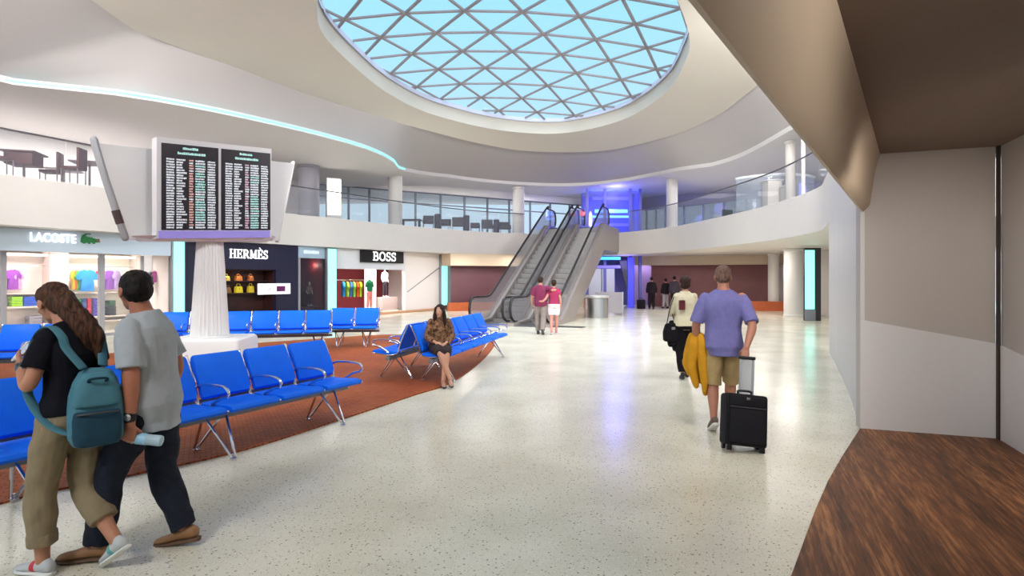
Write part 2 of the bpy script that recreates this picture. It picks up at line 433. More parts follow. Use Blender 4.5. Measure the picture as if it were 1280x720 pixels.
mb.prism([a + nn2, b + nn2, b + nn2 + V((0, 0, .90)), a + nn2 + V((0, 0, .965))], -nn2)
struct('reflected_light_panel', mb, lw, smooth=False)
mb = MB(); mb.box((4.955, 5.868, 1.5), (.025, .03, 3.0)); struct('trim_3', mb, mat('joint_dark', (64, 50, 46), .6), smooth=False)
mb = MB(); A = [V((.70 * t - .60, t, 0)) for t in (6.32, -4)]
Bv = [V((.70 * t - .42, t, 0)) for t in (6.32, -4)]
dA = (A[1] - A[0]).normalized()
def sect(p, q):       # downstand beam: slanted face towards us, rounded into the low ceiling
    return [V((p.x - .0, p.y + .0, 3.3)), V((p.x - .0, p.y + .0, 2.385)), V((p.x + .02, p.y - .015, 2.375)), V((p.x + .07, p.y - .05, 2.45)), V((q.x - .02, q.y, 2.80)), V((q.x + .01, q.y - .01, 2.93)), V((q.x + .03, q.y - .02, 3.01)), V((q.x + .03, q.y - .02, 3.3))]
mb.loft([sect(A[0], Bv[0]), sect(A[1], Bv[1])]); struct('trim_4', mb, beige, ang=50)
mb = MB(); mb.prism([(A[0].x + .1, A[0].y, 3.0), (5.6, 6.2, 3.0), (5.6, -4, 3.0), (A[1].x + .1, -4, 3.0)], (0, 0, .2)); struct('ceiling', mb, taupe, smooth=False)
mb = MB(); mb.wall([(A[1].x, A[1].y), (4.6, -4)], 0, 3.2, .2); struct('wall_back', mb, taupe, smooth=False)
mb = MB(); mb.wall([(A[0].x - .15, A[0].y + .1), (A[1].x - .15, A[1].y + .1)], 2.9, 8.4, .15); struct('wall_right', mb, wallw, smooth=False)  # unseen wall over the beam, added only for its effect on light
# upper wall behind the right balcony is further back, see below

# ---- ground floor far walls
SD = V((.5026, .8645, 0)); SN = V((-.8645, .5026, 0)); SP = V((-11.7, 16.5, 0)); SRZ = atan2(SD.y, SD.x)
def shop_pt(u, v, z=0): return SP + SD * u + SN * v + V((0, 0, z))
def su(px, v=0.):         # distance along the shop line at which a pixel column meets depth v behind it
    k = (px - 640) / F; b = SP + SN * v
    return (k * b.y - b.x) / (SD.x - k * SD.y)
def sD(px, v=0.): return (shop_pt(su(px, v), v)).y
e0 = shop_pt(su(559), 0)
mb = MB(); mb.wall([(.9, 31.6), (-3.2, 29.9), (e0.x + .14, e0.y + .1)], 0, 2.3, .2); struct('wall_far', mb, maroon2, smooth=False)
mb = MB(); mb.wall([(4.3, 32.9), (.9, 31.3), (-3.2, 29.6), (e0.x + .14, e0.y - .2)], 2.3, Z0, .6); struct('trim_5', mb, beige, smooth=False)
mb = MB(); mb.wall([(4.3, 33.0), (.9, 31.6)], 0, 2.3, .2); struct('wall_far', mb, beige, smooth=False)
mb = MB(); mb.wall([(15.5, 31.6), (8.35, 34.4)], 0, 2.45, .2); struct('wall_far', mb, maroon, smooth=False)
mb = MB(); mb.wall([(15.5, 30.4), (12, 31.9), (8.0, 33.6), (6.9, 33.8)], 2.4, Z0, .5); struct('trim_6', mb, beige, smooth=False)
mb = MB(); mb.wall([(9.4, 36.2), (7.2, 36.4)], 0, 2.92, .2); struct('wall_far', mb, mat('wall_lilac', (150, 128, 176), .5), smooth=False)
mb = MB(); mb.wall([(13.6, 20.5), (14.6, 31)], 0, Z0, .2); struct('wall_right', mb, wallw, smooth=False)

# ---- upper floor back walls
mb = MB(); mb.wall([(-10.1, 28.0), (-12.0, 24.6), (-14.2, 21.4), (-16.4, 17.8), (-18.5, 12.5)], Z1, 6.7, .2); struct('wall_left', mb, wallw, smooth=False)
UW = [V((7.6, 37.6, 0)), V((4.9, 37.2, 0)), V((-6.5, 30.5, 0)), V((-10.1, 28.0, 0))]
mb = MB(); mb.wall([(p.x, p.y) for p in UW], Z1, Z1 + .08, .2); mb.wall([(p.x, p.y) for p in UW], 6.34, 6.75, .2); struct('wall_far', mb, wallw, smooth=False)
win = thing('window_2', None, None); win['kind'] = 'structure'
mbf = MB(); mbg = MB()
for a, b, n in ((UW[1], UW[2], 9), (UW[2], UW[3], 4), (UW[0], UW[1], 2)):
    for k in range(n + 1):
        p = a.lerp(b, k / n); mbf.box((p.x, p.y, 5.24), (.09, .09, 2.24), rot=atan2(b.y - a.y, b.x - a.x))
    rz = atan2(b.y - a.y, b.x - a.x); c = (a + b) / 2
    mbf.box((c.x, c.y, 5.72), ((b - a).length, .06, .06), rot=rz); mbf.box((c.x, c.y, 6.32), ((b - a).length, .08, .08), rot=rz)
    mbg.box((c.x, c.y, 5.24), ((b - a).length, .015, 2.2), rot=rz)
mbf.build('window_frame', mat('window_frame', (108, 112, 126), .5), win); mbg.build('window_pane', glass('window_glass', (170, 190, 205), .9), win)
UR = [V((17.5, 21, 0)), V((15.8, 27, 0)), V((12.8, 31.5, 0)), V((9.5, 35.6, 0)), V((7.6, 37.6, 0))]
greyw = mat('wall_grey', (150, 148, 158), .6)
mb = MB(); mb.wall([(p.x, p.y) for p in UR], 5.95, 6.75, .2); mb.wall([(p.x, p.y) for p in UR], Z1, 4.3, .2); struct('wall_right', mb, greyw, smooth=False)
win = thing('window_3', None, None); win['kind'] = 'structure'; mbf = MB(); mbg = MB()
for a, b in zip(UR, UR[1:]):
    n = 4; rz = atan2(b.y - a.y, b.x - a.x); c = (a + b) / 2
    for k in range(n + 1):
        p = a.lerp(b, k / n); mbf.box((p.x, p.y, 5.12), (.1, .1, 1.66), rot=rz)
    mbg.box((c.x, c.y, 5.12), ((b - a).length, .015, 1.66), rot=rz)
mbf.build('window_frame', greym, win); mbg.build('window_pane', glass('window_glass_grey', (120, 124, 140), .45), win)

# ---- columns
def column(name, label, x, y, z0, z1, r, m):
    t = thing(name, label, 'column', (x, y, z0))
    h = z1 - z0
    MB().lathe([(r, .0), (r, h)], seg=32).build('shaft', m, t)
    MB().lathe([(r, 0), (r + .03, 0), (r + .03, .1), (r, .12)], seg=32).build('base_collar', m, t)
    MB().lathe([(r, h - .12), (r + .03, h - .1), (r + .03, h - .005), (r, h)], seg=32).build('top_collar', m, t)
    return t
def col_px(px, D): return xp(px, D), D
column('round_column', 'round white upper floor column in front of the far windows', *col_px(648, 32.2), Z1, 6.74, .33, wallw)
column('round_column', 'round white upper floor column just right of the blue-lit lift', *col_px(840, 28.6), Z1, 6.72, .27, wallw)
column('round_column', 'round white upper floor column where the cyan light strip curls to its end', *col_px(494, 27.4), Z1, 6.6, .33, wallw)
column('round_column', 'tall grey upper floor column behind the right edge of the flight board', *col_px(386, 23.8), Z1, 6.3, .42, greyw)
column('square_pillar', 'pale ground floor pillar just left of the cyan light panel by the right wall', *col_px(993, 24.6), 0, Z0, .42, wallw)
column('round_column', 'slim white column in front of the maroon wall beyond the walking man', *col_px(967, 29.5), 0, Z0, .27, white)
column('slim_post', 'thin white post on the upper right balcony near the beam', *col_px(1004, 17.6), Z1, 6.3, .06, white)
column('round_column', 'white upper floor column behind the glass at the right beam', *col_px(988, 19.5), Z1, 6.3, .16, white)

# ---- low orange plinths against the maroon walls
def plinth(name, label, pts, h):
    mb = MB(); mb.wall(pts, 0.001, h, .35); o = mb.build(name, orange, smooth=False); tag(o, label, 'plinth')
plinth('wall_plinth', 'low orange plinth along the dark maroon wall left of the escalators', [(.6, 31.0), (-3.3, 29.2)], .42)
plinth('wall_plinth', 'low orange plinth along the maroon wall beyond the walking man', [(14.2, 29.2), (9.4, 30.4)], .48)

# ---- glass balustrade on the slab edge
bal = thing('glass_balustrade', 'curved glass balustrade with thin rail along the upper floor edge', 'balustrade')
def in_gap(p): return 1.9 < p.x < 5.9 and p.y > 29
edge = [p + (p - CC).normalized() * .06 for p in resample(slab_c, 1.5)]
runs = []; cur = []
for p in edge:
    if in_gap(p):
        if len(cur) > 1: runs.append(cur)
        cur = []
    else: cur.append(p)
if len(cur) > 1: runs.append(cur)
steelr = mat('rail_steel', (120, 120, 128), .35, .7)
for run in runs:
    MB().tube([p + V((0, 0, Z1 + 1.08)) for p in run], .025, seg=8, n=3).build('handrail', steelr, bal)
    for a, b in zip(run, run[1:]):
        d = (b - a); c = (a + b) / 2
        MB().box((c.x, c.y, Z1 + .54), (d.length - .02, .015, 1.02), rot=atan2(d.y, d.x)).build('glass_panel', rail_glass, bal, smooth=False)
# ================================================================ carpet island
cp = [gp(*p) for p in ((-40, 638), (0, 628), (150, 598), (300, 565), (430, 524), (520, 494), (560, 481), (592, 460), (611, 442), (618, 430), (608, 424), (560, 420), (480, 419), (400, 424), (300, 431), (200, 438), (60, 448), (-60, 460))]
mb = MB(); mb.prism([(p.x, p.y, .001) for p in resample(crv(cp, 5, True), .25, True)], (0, 0, .017))
tag(mb.build('carpet', CP, smooth=False), 'orange brown brick patterned carpet island under the blue seats', 'carpet')

# ================================================================ blue beam seating
blue = mat('blue_vinyl', (2, 106, 246), .5, noise_amt=.05, noise_scale=5, spec=.22)
shell = mat('seat_shell', (126, 124, 130), .45, .3)
def cushion(prof, x0, x1, th_in=.02):     # closed profile in the yz plane, rounded at both ends
    cy = sum(p[0] for p in prof) / len(prof); cz = sum(p[1] for p in prof) / len(prof)
    mb = MB(); rings = []
    for x, k in ((x0, .0), (x0, .6), (x0 + th_in * .35, .9), (x0 + th_in, 1), (x1 - th_in, 1), (x1 - th_in * .35, .9), (x1, .6), (x1, 0)):
        if k == 0: continue
        rings.append([V((x, p[0] * 1 + (cy - p[0]) * 0, p[1])) if k == 1 else V((x, p[0] + (cy - p[0]) * (1 - k) * .12, p[1] + (cz - p[1]) * (1 - k) * .7)) for p in prof])
    return mb.loft(rings)
SEATP = [(-.29, .425), (-.305, .45), (-.29, .475), (-.22, .487), (-.1, .476), (.05, .466), (.16, .47), (.185, .45), (.17, .425), (0, .405), (-.2, .408)]
BACKP = [(.155, .50), (.145, .52), (.165, .60), (.195, .70), (.245, .80), (.29, .885), (.31, .90), (.335, .89), (.33, .86), (.285, .76), (.24, .66), (.205, .55), (.19, .50), (.17, .49)]
SEATM = {}
def bench(label, loc, rz, n, pitch=.57, legs=None, group='rows of blue waiting seats', arms=True, skip=()):
    t = thing('waiting_bench', label, 'bench', loc, rz, group)
    key = round(pitch, 3)
    if key not in SEATM:
        w = pitch / 2 - .025
        SEATM[key] = (cushion(SEATP, -w, w).mesh('seat', blue), cushion(BACKP, -w, w).mesh('backrest', blue),
            MB().tube([(0, .345, .895), (0, .26, .72), (0, .19, .54), (0, .16, .44), (0, .0, .41), (0, -.27, .44)], [(.016, .01)] * 6, seg=8, ref=(1, 0, 0)).mesh('side_frame', chrome),
            MB().tube([(0, .215, .60), (0, .12, .645), (0, -.1, .655), (0, -.23, .645), (0, -.275, .605), (0, -.25, .56), (0, -.14, .53), (0, .0, .45)], .0135, seg=8).mesh('armrest', chrome),
            MB().box((0, .0, .0), (.06, .34, .03), bev=.006).mesh('bracket', shell))
    ms = SEATM[key]; x0 = -(n - 1) / 2 * pitch
    for k in range(n):
        a = link('seat', ms[0], t); a.location.x = x0 + k * pitch
        b = link('backrest', ms[1], t); b.location.x = x0 + k * pitch
    for k in range(n + 1):
        x = x0 - pitch / 2 + k * pitch
        a = link('side_frame', ms[2], t); a.location.x = x
        if arms and k not in skip: a = link('armrest', ms[3], t); a.location.x = x
    MB().box((0, .0, .355), (n * pitch + .06, .07, .06), bev=.01).build('beam', shell, t)
    MB().box((0, .22, .47), (n * pitch - .02, .02, .035), bev=.005).build('rear_rail', shell, t)
    for q in (legs or [-n * pitch / 2 + .28, n * pitch / 2 - .28]):
        mb = MB()
        for fy in (-.27, .27):
            for sx in (-.10, .10): mb.tube([(q + sx, .03 * (1 if fy > 0 else -1), .345), (q + sx * .18, fy, .025)], .012, seg=8, smooth=False)
            mb.lathe([(.001, 0), (.03, 0), (.03, .012), (.014, .022), (.012, .05), (.001, .05)], c=(q, fy, .001), seg=12)
        mb.build('leg', chrome, t)
    return t
cz = .018
rA = radians(61.5)
bench('long blue bench in front, running behind the strolling couple to the bottom left edge', (-2.78, 5.29, cz), rA, 6, .565, legs=[-1.35, .05, 1.4])
bench('blue bench at far left behind the woman with the backpack', (-7.75, 8.9, cz), radians(14), 3)
bench('blue bench partly hidden between the grey shirted man and the tapered display pole', (-7.25, 12.25, cz), radians(12), 3)
bench('four-seat blue bench in front of the navy shopfront', (-5.2, 12.75, cz), radians(14), 4)
bench('two-seat blue bench below the black sign of the rear clothes shop', (-3.86, 14.0, cz), radians(6), 2, .6)
rD = radians(75.5); fD = V((.968, -.25, 0)); aD = V((.25, .968, 0)); oD = V((-1.24, 8.92, cz))
bench('blue bench with the seated woman, facing the open walkway', oD + aD * 1.72, rD, 6, .58, skip=(0,))
bench('short blue bench backing onto the seated woman\'s row, facing left', oD - fD * .78 + aD * .95, rD + pi, 3, .58)

# ================================================================ flight board on its tapered pole
ctr = V((-4.77, 9.35, 0)); rzd = atan2(.743, .669)
fb = thing('flight_board', 'double black flight information board on a tapered ribbed white pole', 'display', (-4.77, 9.35, 0), rzd)
gloss = mat('gloss_white', (230, 228, 228), .3); wing = glass('frosted_panel', (226, 224, 226), .22, .3)
mb = MB(); mb.prism([(-1.56, .42, 3.64), (1.52, .42, 3.80), (1.22, .42, 2.34), (-1.15, .42, 2.24)], (0, .12, 0)); mb.build('rear_panel', wing, fb, smooth=False)
mb = MB(); mb.tube([(-1.57, .48, 3.70), (-1.43, .48, 3.16), (-1.17, .48, 2.27)], [(.05, .09)] * 3, seg=12, smooth=False, ref=(1, 0, 0)); mb.build('edge_trim', mat('edge_grey', (158, 156, 160), .4), fb)
mb = MB(); mb.tube([(-1.295, .48, 2.68), (-1.235, .48, 2.48)], [(.056, .096)] * 2, seg=12, smooth=False, round_cap=False, ref=(1, 0, 0)); mb.build('edge_joint', mat('joint_brown', (66, 44, 44), .5), fb)
mb = MB(); mb.tube([(1.52, .48, 3.82), (1.22, .48, 2.34)], [(.03, .07)] * 2, seg=10, smooth=False, ref=(1, 0, 0)); mb.build('edge_trim', gloss, fb)
mb = MB(); mb.loft([[V((-.9, .0, 2.3)), V((.9, .0, 2.4)), V((1.2, .5, 2.4)), V((-1.15, .5, 2.3))], [V((-.7, .05, 2.22)), V((.7, .05, 2.3)), V((1.0, .45, 2.3)), V((-1.0, .45, 2.22))]]); mb.build('tray', gloss, fb, smooth=False)
# case with its two screens; the whole front leans very slightly to the right
def P3(u, w): # u 0..1 across, w 0..1 up the front of the case
    return V((-.885 + 1.77 * u, 0, (2.25 + .11 * u) * (1 - w) + (3.79 + .11 * u) * w))
def qb(mb, u0, u1, w0, w1, y, d):
    a, b, c, e = P3(u0, w0), P3(u1, w0), P3(u1, w1), P3(u0, w1)
    mb.prism([V((p.x, y, p.z)) for p in (a, b, c, e)], (0, d, 0)); return mb
qb(MB(), 0, 1, .0, 1, 0, .22).build('case', mat('case_grey', (206, 202, 206), .4), fb, smooth=False)
qb(MB(), .012, .975, .0, .075, -.03, .04).build('lower_strip', mat('strip_violet', (132, 120, 190), .4, emit=.35), fb, smooth=False)
scr = mat('screen_black', (30, 22, 34), .3); inkw = mat('screen_white', (196, 200, 206), .5, emit=.55); inkc = mat('screen_cyan', (160, 204, 200), .5, emit=.5); inkr = mat('screen_red', (206, 160, 152), .5, emit=.4); inkp = mat('screen_pink', (200, 168, 190), .5, emit=.4)
rnd = random.Random(3)
for u0, u1, red in ((.035, .50, 1), (.525, .985, 2)):
    s = qb(MB(), u0, u1, .085, .945, -.012, .02).build('screen', scr, fb, smooth=False)
    mb = MB(); rows = 27; U = u1 - u0
    for r in range(rows):
        w1 = .80 - r * .0262; w0 = w1 - .0195; skew = .03 * (1 if r < 3 else .4)
        for c0, c1, mi in ((.08, .22, 0), (.25, .43, 0), (.47, .55, red + 1 if rnd.random() < .6 else 0), (.58, .76, 1 if rnd.random() < .5 else 0), (.80, .95, 0)):
            x = c0; end = c1 - rnd.random() * (.10 if c0 == .25 else .02)
            mb.mi = mi
            while x < end:
                wd = .008 + rnd.random() * .018
                qb(mb, u0 + U * x, u0 + U * min(end, x + wd), w0 + rnd.random() * .004, w1 - rnd.random() * .004, -.016, .006); x += wd + .006
    mb.build('text_rows', [inkw, inkc, inkr, inkp], s, smooth=False)
    mb = MB()
    for w0, a, b in ((.895, .36, .62), (.845, .27, .74)):
        x = a
        while x < b:
            wd = .012 + rnd.random() * .02
            qb(mb, u0 + U * x, u0 + U * (x + wd), w0, w0 + .026 - rnd.random() * .008, -.016, .006); x += wd + .008
    mb.build('heading', inkc, s, smooth=False)
mb = MB(); nrib = 28; rings = []
for z, r in ((.694, .285), (1.0, .265), (1.5, .235), (2.0, .205), (2.35, .185)):
    rings.append([V((.0 + (r + .012 * cos(k * pi)) * cos(2 * pi * k / (2 * nrib)), .34 + (r + .012 * cos(k * pi)) * sin(2 * pi * k / (2 * nrib)), z)) for k in range(2 * nrib)])
mb.loft(rings); mb.build('pole', mat('pole_white', (236, 234, 235), .45), fb, ang=20)
pd = thing('pedestal', 'large white block pedestal carrying the flight board pole', 'pedestal', (-5.0, 9.6, cz), radians(8))
def rr(w, d, z, r=.06, n=4):
    out = []
    for sx, sy, a0 in ((1, 1, 0), (-1, 1, 90), (-1, -1, 180), (1, -1, 270)):
        for k in range(n + 1):
            a = radians(a0 + 90 * k / n); out.append(V((sx * (w - r) + r * cos(a), sy * (d - r) + r * sin(a), z)))
    return out
mb = MB(); mb.loft([rr(.60, .55, .0), rr(.585, .535, .60), rr(.57, .52, .64), rr(.54, .49, .66)]); mb.build('block', mat('pedestal_white', (240, 239, 238), .4), pd, ang=30)
mb = MB(); mb.lathe([(.33, .661), (.33, .675), (.30, .69), (.27, .69)], seg=32); mb.build('collar', gloss, pd)

# ================================================================ escalators
def escalator(label, off):
    rz = -radians(21.3)
    t = thing('escalator', label, 'escalator', (-1.44 + off * cos(rz), 20.8 + off * sin(rz), 0.0), rz, 'pair of escalators')
    t30 = math.tan(radians(30)); y1, y2, ye = 1.3, 1.3 + 4.1 / t30, 11.9
    def nose(y): return 0 if y < y1 else (4.1 if y > y2 else (y - y1) * t30)
    clad = mat('escalator_cladding', (164, 155, 150), .4, .25, noise_amt=.06, noise_scale=3)
    for x0 in (0., 1.25):
        pr = [(-.45, .002), (-.45, .10), (y1 - .1, .17), (y2 - .1, 4.27), (ye, 4.27), (ye, 3.0), (y2 - .15, 3.0), (2.75, .002)]
        mb = MB(); mb.prism([(x0, y, z) for y, z in pr], (.25, 0, 0)); mb.build('side_skirt', clad, t, smooth=False)
    mb = MB(); mb.prism([(.25, y, z) for y, z in ((2.2, .02), (y1 + .5, .02), (y2 + .2, 3.75), (ye, 3.95), (ye, 3.02), (y2 - .15, 3.02), (2.75, .02))], (1.0, 0, 0)); mb.build('truss_underside', clad, t, smooth=False)
    plate = mat('landing_plate', (120, 118, 120), .35, .8)
    MB().box((.75, .15, .012), (1.0, 1.2, .02)).build('landing_plate', plate, t, smooth=False)
    MB().box((.75, (y2 + ye) / 2 + .3, 4.085), (1.0, ye - y2 - .6, .03)).build('landing_plate', plate, t, smooth=False)
    tread = mat('escalator_tread', (150, 145, 143), .4, .35, noise_amt=.12, noise_scale=9)
    sm = MB().box((0, 0, -.10), (.98, .42, .2), bev=.008)
    for k in range(12): sm.box((-.44 + k * .08, 0, .004), (.03, .40, .008))
    sm = sm.mesh('step', tread, smooth=False)
    ny = 21; y = y1 - .55
    for k in range(22):
        yy = y + k * (y2 - y1 + .8) / 21
        o = link('step', sm, t); o.location = (.75, yy, max(.02, min(4.1, nose(yy) + .0)))
    for x in (.125, 1.375):
        top = [(-.12, .14)]
        body = [(-.05, .14), (-.38, .35), (-.44, .55), (-.34, .82), (-.1, .93), (y1 - .25, .93), (y1 + .1, 1.0), (y2 - .1, 5.0), (y2 + .3, 5.05), (9.5, 5.05), (9.75, 4.92), (9.84, 4.68), (9.78, 4.42), (9.5, 4.25), (y2 - .1, 4.25), (y1 - .1, .15)]
        mb = MB(); mb.prism([(x - .012, yy, z) for yy, z in body], (.024, 0, 0)); mb.build('glass_panel', glass('escalator_glass', (150, 148, 152), .55), t, smooth=False)
        hp = [(x, .15, .14), (x, -.1, .16), (x, -.38, .30), (x, -.49, .56), (x, -.38, .86), (x, -.12, .98), (x, y1 - .3, .98), (x, y1 + .15, 1.07), (x, y1 + 1.2, 1.07 + 1.05 * t30), (x, y2 - .3, 4.98), (x, y2 + .2, 5.1), (x, 9.5, 5.1), (x, 9.78, 4.96), (x, 9.88, 4.68), (x, 9.8, 4.4), (x, 9.5, 4.27)]
        MB().tube(hp, [(.05, .035)] * len(hp), seg=10, ref=(1, 0, 0), n=4).build('handrail', rubber, t)
    for x in (.27, 1.23):
        MB().tube([(x, .1, .10), (x, y1 - .1, .10), (x, y2 - .1, 4.2), (x, 9.4, 4.2)], .018, seg=6, smooth=False).build('skirt_brush', steel, t)
    return t
escalator('left-hand escalator of the pair, its open side towards the dark maroon wall', 0)
e = escalator('right-hand escalator of the pair, on the side of the steel drum counter', 1.54)
mb = MB(); mb.ell((.06, 9.7, 4.95), (.14, .03, .14), sub=2); tag(mb.build('signal_lamp', mat('lamp_red', (255, 96, 100), .4, emit=2.0), e), 'glowing red lamp')
mb = MB(); mb.box((.8, 20.05, .006), (3.5, .5, .01), rot=-radians(21.3))
tag(mb.build('floor_grating', mat('grating_dark', (58, 56, 58), .5), smooth=False), 'dark metal entrance grating on the floor before the escalators', 'grating')

# ================================================================ lift with blue light
lf = thing('lift', 'blue-lit glass lift tower rising from the hall to the upper floor', 'lift', (5.75, 33.6, 0))
blf = mat('lift_frame', (92, 92, 168), .4, .3); blg = glass('lift_glass', (120, 124, 236), .72)
bl1 = mat('blue_light', (66, 66, 255), .4, emit=2.6); bl2 = mat('pale_blue_light', (110, 190, 255), .4, emit=2.6)
for x in (-1.5, -.5, .95, 1.5):
    MB().box((x, -1.0, 3.36), (.16, .16, 6.7)).build('post', blf, lf, smooth=False)
for x in (-1.5, 1.5): MB().box((x, 1.0, 3.36), (.16, .16, 6.7)).build('post', blf, lf, smooth=False)
for z0, z1 in ((4.15, 6.6),):
    MB().box((0, -1.0, (z0 + z1) / 2), (3.0, .02, z1 - z0)).build('glass_wall', blg, lf, smooth=False)
    for x in (-1.5, 1.5): MB().box((x, 0, (z0 + z1) / 2), (.02, 2.0, z1 - z0)).build('glass_wall', blg, lf, smooth=False)
MB().box((0, .98, 3.3), (3.0, .05, 6.5)).build('rear_wall', mat('lift_back', (96, 94, 176), .5), lf, smooth=False)
MB().box((0, -.2, 5.55), (1.9, .08, .20)).build('light_bar', bl2, lf, smooth=False)
MB().box((0, -.0, 5.25), (2.3, .08, .12)).build('light_bar', bl2, lf, smooth=False)
MB().box((.1, .3, 6.35), (2.2, .08, .18)).build('light_bar', bl1, lf, smooth=False)
MB().box((.1, .3, 4.8), (2.4, .08, .16)).build('light_bar', bl1, lf, smooth=False)
MB().box((-.62, -1.12, 2.78), (1.95, .14, .16)).build('door_header_light', mat('header_cyan', (70, 170, 235), .4, emit=1.6), lf, smooth=False)
MB().box((-.62, -1.12, 2.30), (1.95, .1, .16)).build('door_transom', mat('transom_violet', (120, 110, 220), .4, emit=.6), lf, smooth=False)
for x in (-1.05, -.3): MB().box((x, -1.0, 1.1), (.70, .06, 2.2)).build('door', mat('lift_door', (176, 178, 196), .35, .4), lf, smooth=False)
MB().box((.95, -1.12, 1.42), (.34, .12, 2.82)).build('lit_post', mat('post_blue', (62, 62, 206), .4, emit=.7), lf, smooth=False)
mb = MB(); mb.prism([(.75, -1.16, 2.65), (.3, -1.16, 2.65), (.75, -1.16, .9)], (0, .08, 0)); mb.build('gusset', dark, lf, smooth=False)
# steel drum counter
dr = thing('drum_counter', 'cylindrical brushed steel drum counter right of the escalators', 'counter', (3.55, 24.3, 0))
mb = MB(); mb.lathe([(.50, 0), (.50, .82), (.47, .84), (.001, .84)], seg=40); mb.build('drum', steel, dr)
mb = MB(); mb.lathe([(.001, .842), (.56, .842), (.57, .87), (.57, .93), (.55, .95), (.001, .95)], seg=40); mb.build('top_ring', mat('drum_top', (214, 212, 212), .3, .5), dr)
for a in (-60, -110): MB().box((0, -.502, .42), (.02, .012, .8), M=Matrix.Rotation(radians(a + 90), 4, 'Z')).build('seam', greym, dr, smooth=False)
mb = MB(); 
sc_ = thing('glass_screen', 'frosted glass screen standing behind the steel drum counter', 'screen', (4.4, 26.2, 0), radians(-15))
MB().box((0, 0, .55), (1.3, .03, .95)).build('pane', glass('frost', (186, 180, 186), .35, .3), sc_, smooth=False)
for x in (-.63, .63): MB().box((x, 0, .52), (.05, .06, 1.04)).build('post', steel, sc_, smooth=False)

# ================================================================ upper floor furniture
brown = mat('brown_leather', (104, 58, 54), .55, noise_amt=.1); wlegs = mat('leg_grey', (132, 122, 126), .5)
def cafe_chair(label, loc, rz):
    t = thing('cafe_chair', label, 'chair', (*loc, Z1), rz, 'brown cafe chairs upstairs')
    MB().box((0, 0, .45), (.44, .44, .07), bev=.02).build('seat', brown, t)
    MB().box((0, .2, .72), (.42, .06, .52), bev=.02).build('backrest', brown, t)
    for x in (-.19, .19):
        for y in (-.19, .19): MB().cyl((x, y, 0), (x, y, .42), .015, seg=8).build('leg', wlegs, t)
def cafe_table(label, loc, box=False):
    t = thing('cafe_table', label, 'table', (*loc, Z1), .3, 'cafe tables upstairs')
    MB().box((0, 0, .72), (.75, .75, .04), bev=.01).build('tabletop', brown if box else mat('table_grey', (150, 132, 132), .5), t)
    if box: MB().box((0, 0, .55), (.6, .6, .3), bev=.02).build('apron', brown, t)
    MB().cyl((0, 0, .02), (0, 0, .70), .03, seg=10).build('stem', wlegs, t)
    MB().lathe([(.001, 0), (.24, 0), (.24, .015), (.05, .03), (.001, .03)], seg=20).build('foot', wlegs, t)
def up(px, D): return (xp(px, D), D)
def edgeD(px): return min((p for p in slab_c if p.y > 20), key=lambda p: abs(640 + F * p.x / p.y - px)).y
cafe_chair('brown upholstered chair upstairs cut by the left edge of the photo', up(0, 13.9), 2.6)
cafe_table('dark brown square cafe table upstairs nearest the left edge', up(30, 14.6), True)
cafe_chair('brown upright chair upstairs just right of the dark brown table', up(64, 15.7), -1.2)
cafe_chair('brown upright chair upstairs nearest the flight board', up(92, 15.2), -1.4)
cafe_table('grey topped cafe table upstairs between the two upright brown chairs', up(80, 16.9))
cafe_table('grey topped cafe table upstairs beside the left edge of the flight board', up(112, 15.9))
cafe_table('grey topped cafe table upstairs seen through the frosted panel of the flight board', up(172, 17.2))
dk = mat('lounge_dark', (70, 68, 78), .6)
def lounge(label, px, D, rz, w=.62, h=.85, group='dark lounge chairs by the far windows'):
    t = thing('lounge_chair', label, 'chair', (*up(px, D), Z1), rz, group)
    MB().box((0, 0, .36), (w, .6, .14), bev=.03).build('seat', dk, t)
    MB().box((0, .28, h / 2 + .2), (w, .10, h - .4), bev=.03).build('backrest', dk, t)
    for x in (-w / 2 + .03, w / 2 - .03):
        MB().box((x, 0, .48), (.06, .55, .05), bev=.015).build('armrest', dk, t)
        for y in (-.25, .25): MB().cyl((x, y, 0), (x, y, .46), .018, seg=8).build('leg', greym, t)
LC = 'dark lounge chair seen from behind against the far windows'
for px, D, rz, w, h in ((535.5, 0, .1, .55, .72), (556, 0, -.1, .55, .66), (572.5, 0, .1, .62, .80), (594, 0, .1, .52, .6), (609.5, 0, .15, .62, .80), (631, 0, .2, .62, .72)):
    lounge(LC, px, edgeD(px) + 1.15, rz, w, h)
def post_bin(label, px, D, h):
    t = thing('litter_bin', label, 'bin', (*up(px, D), Z1), 0, 'slim dark bins by the far windows')
    MB().lathe([(.14, 0), (.16, .05), (.16, h - .1), (.001, h - .1)], seg=16).build('drum', dk, t)
    MB().lathe([(.17, h - .1), (.17, h - .04), (.10, h), (.001, h)], seg=16).build('lid', dark, t)
PB = 'slim dark bin standing between lounge chairs by the far windows'
for px, D, h in ((547, 29.6, .8), (583, 31.2, .85), (620.5, 0, .75)): post_bin(PB, px, edgeD(px) + .55, h)
def low_table(label, px, D):
    t = thing('low_table', label, 'table', (*up(px, D), Z1), 0, 'low dark tables by the far windows')
    MB().box((0, 0, .42), (1.0, .6, .06), bev=.01).build('tabletop', dk, t)
    for x in (-.4, .4): MB().box((x, 0, .2), (.05, .5, .4)).build('leg', dark, t)
LT = 'low dark table among the lounge chairs by the far windows'
for px, D in ((514, 0),): low_table(LT, px, edgeD(px) + 1.5)
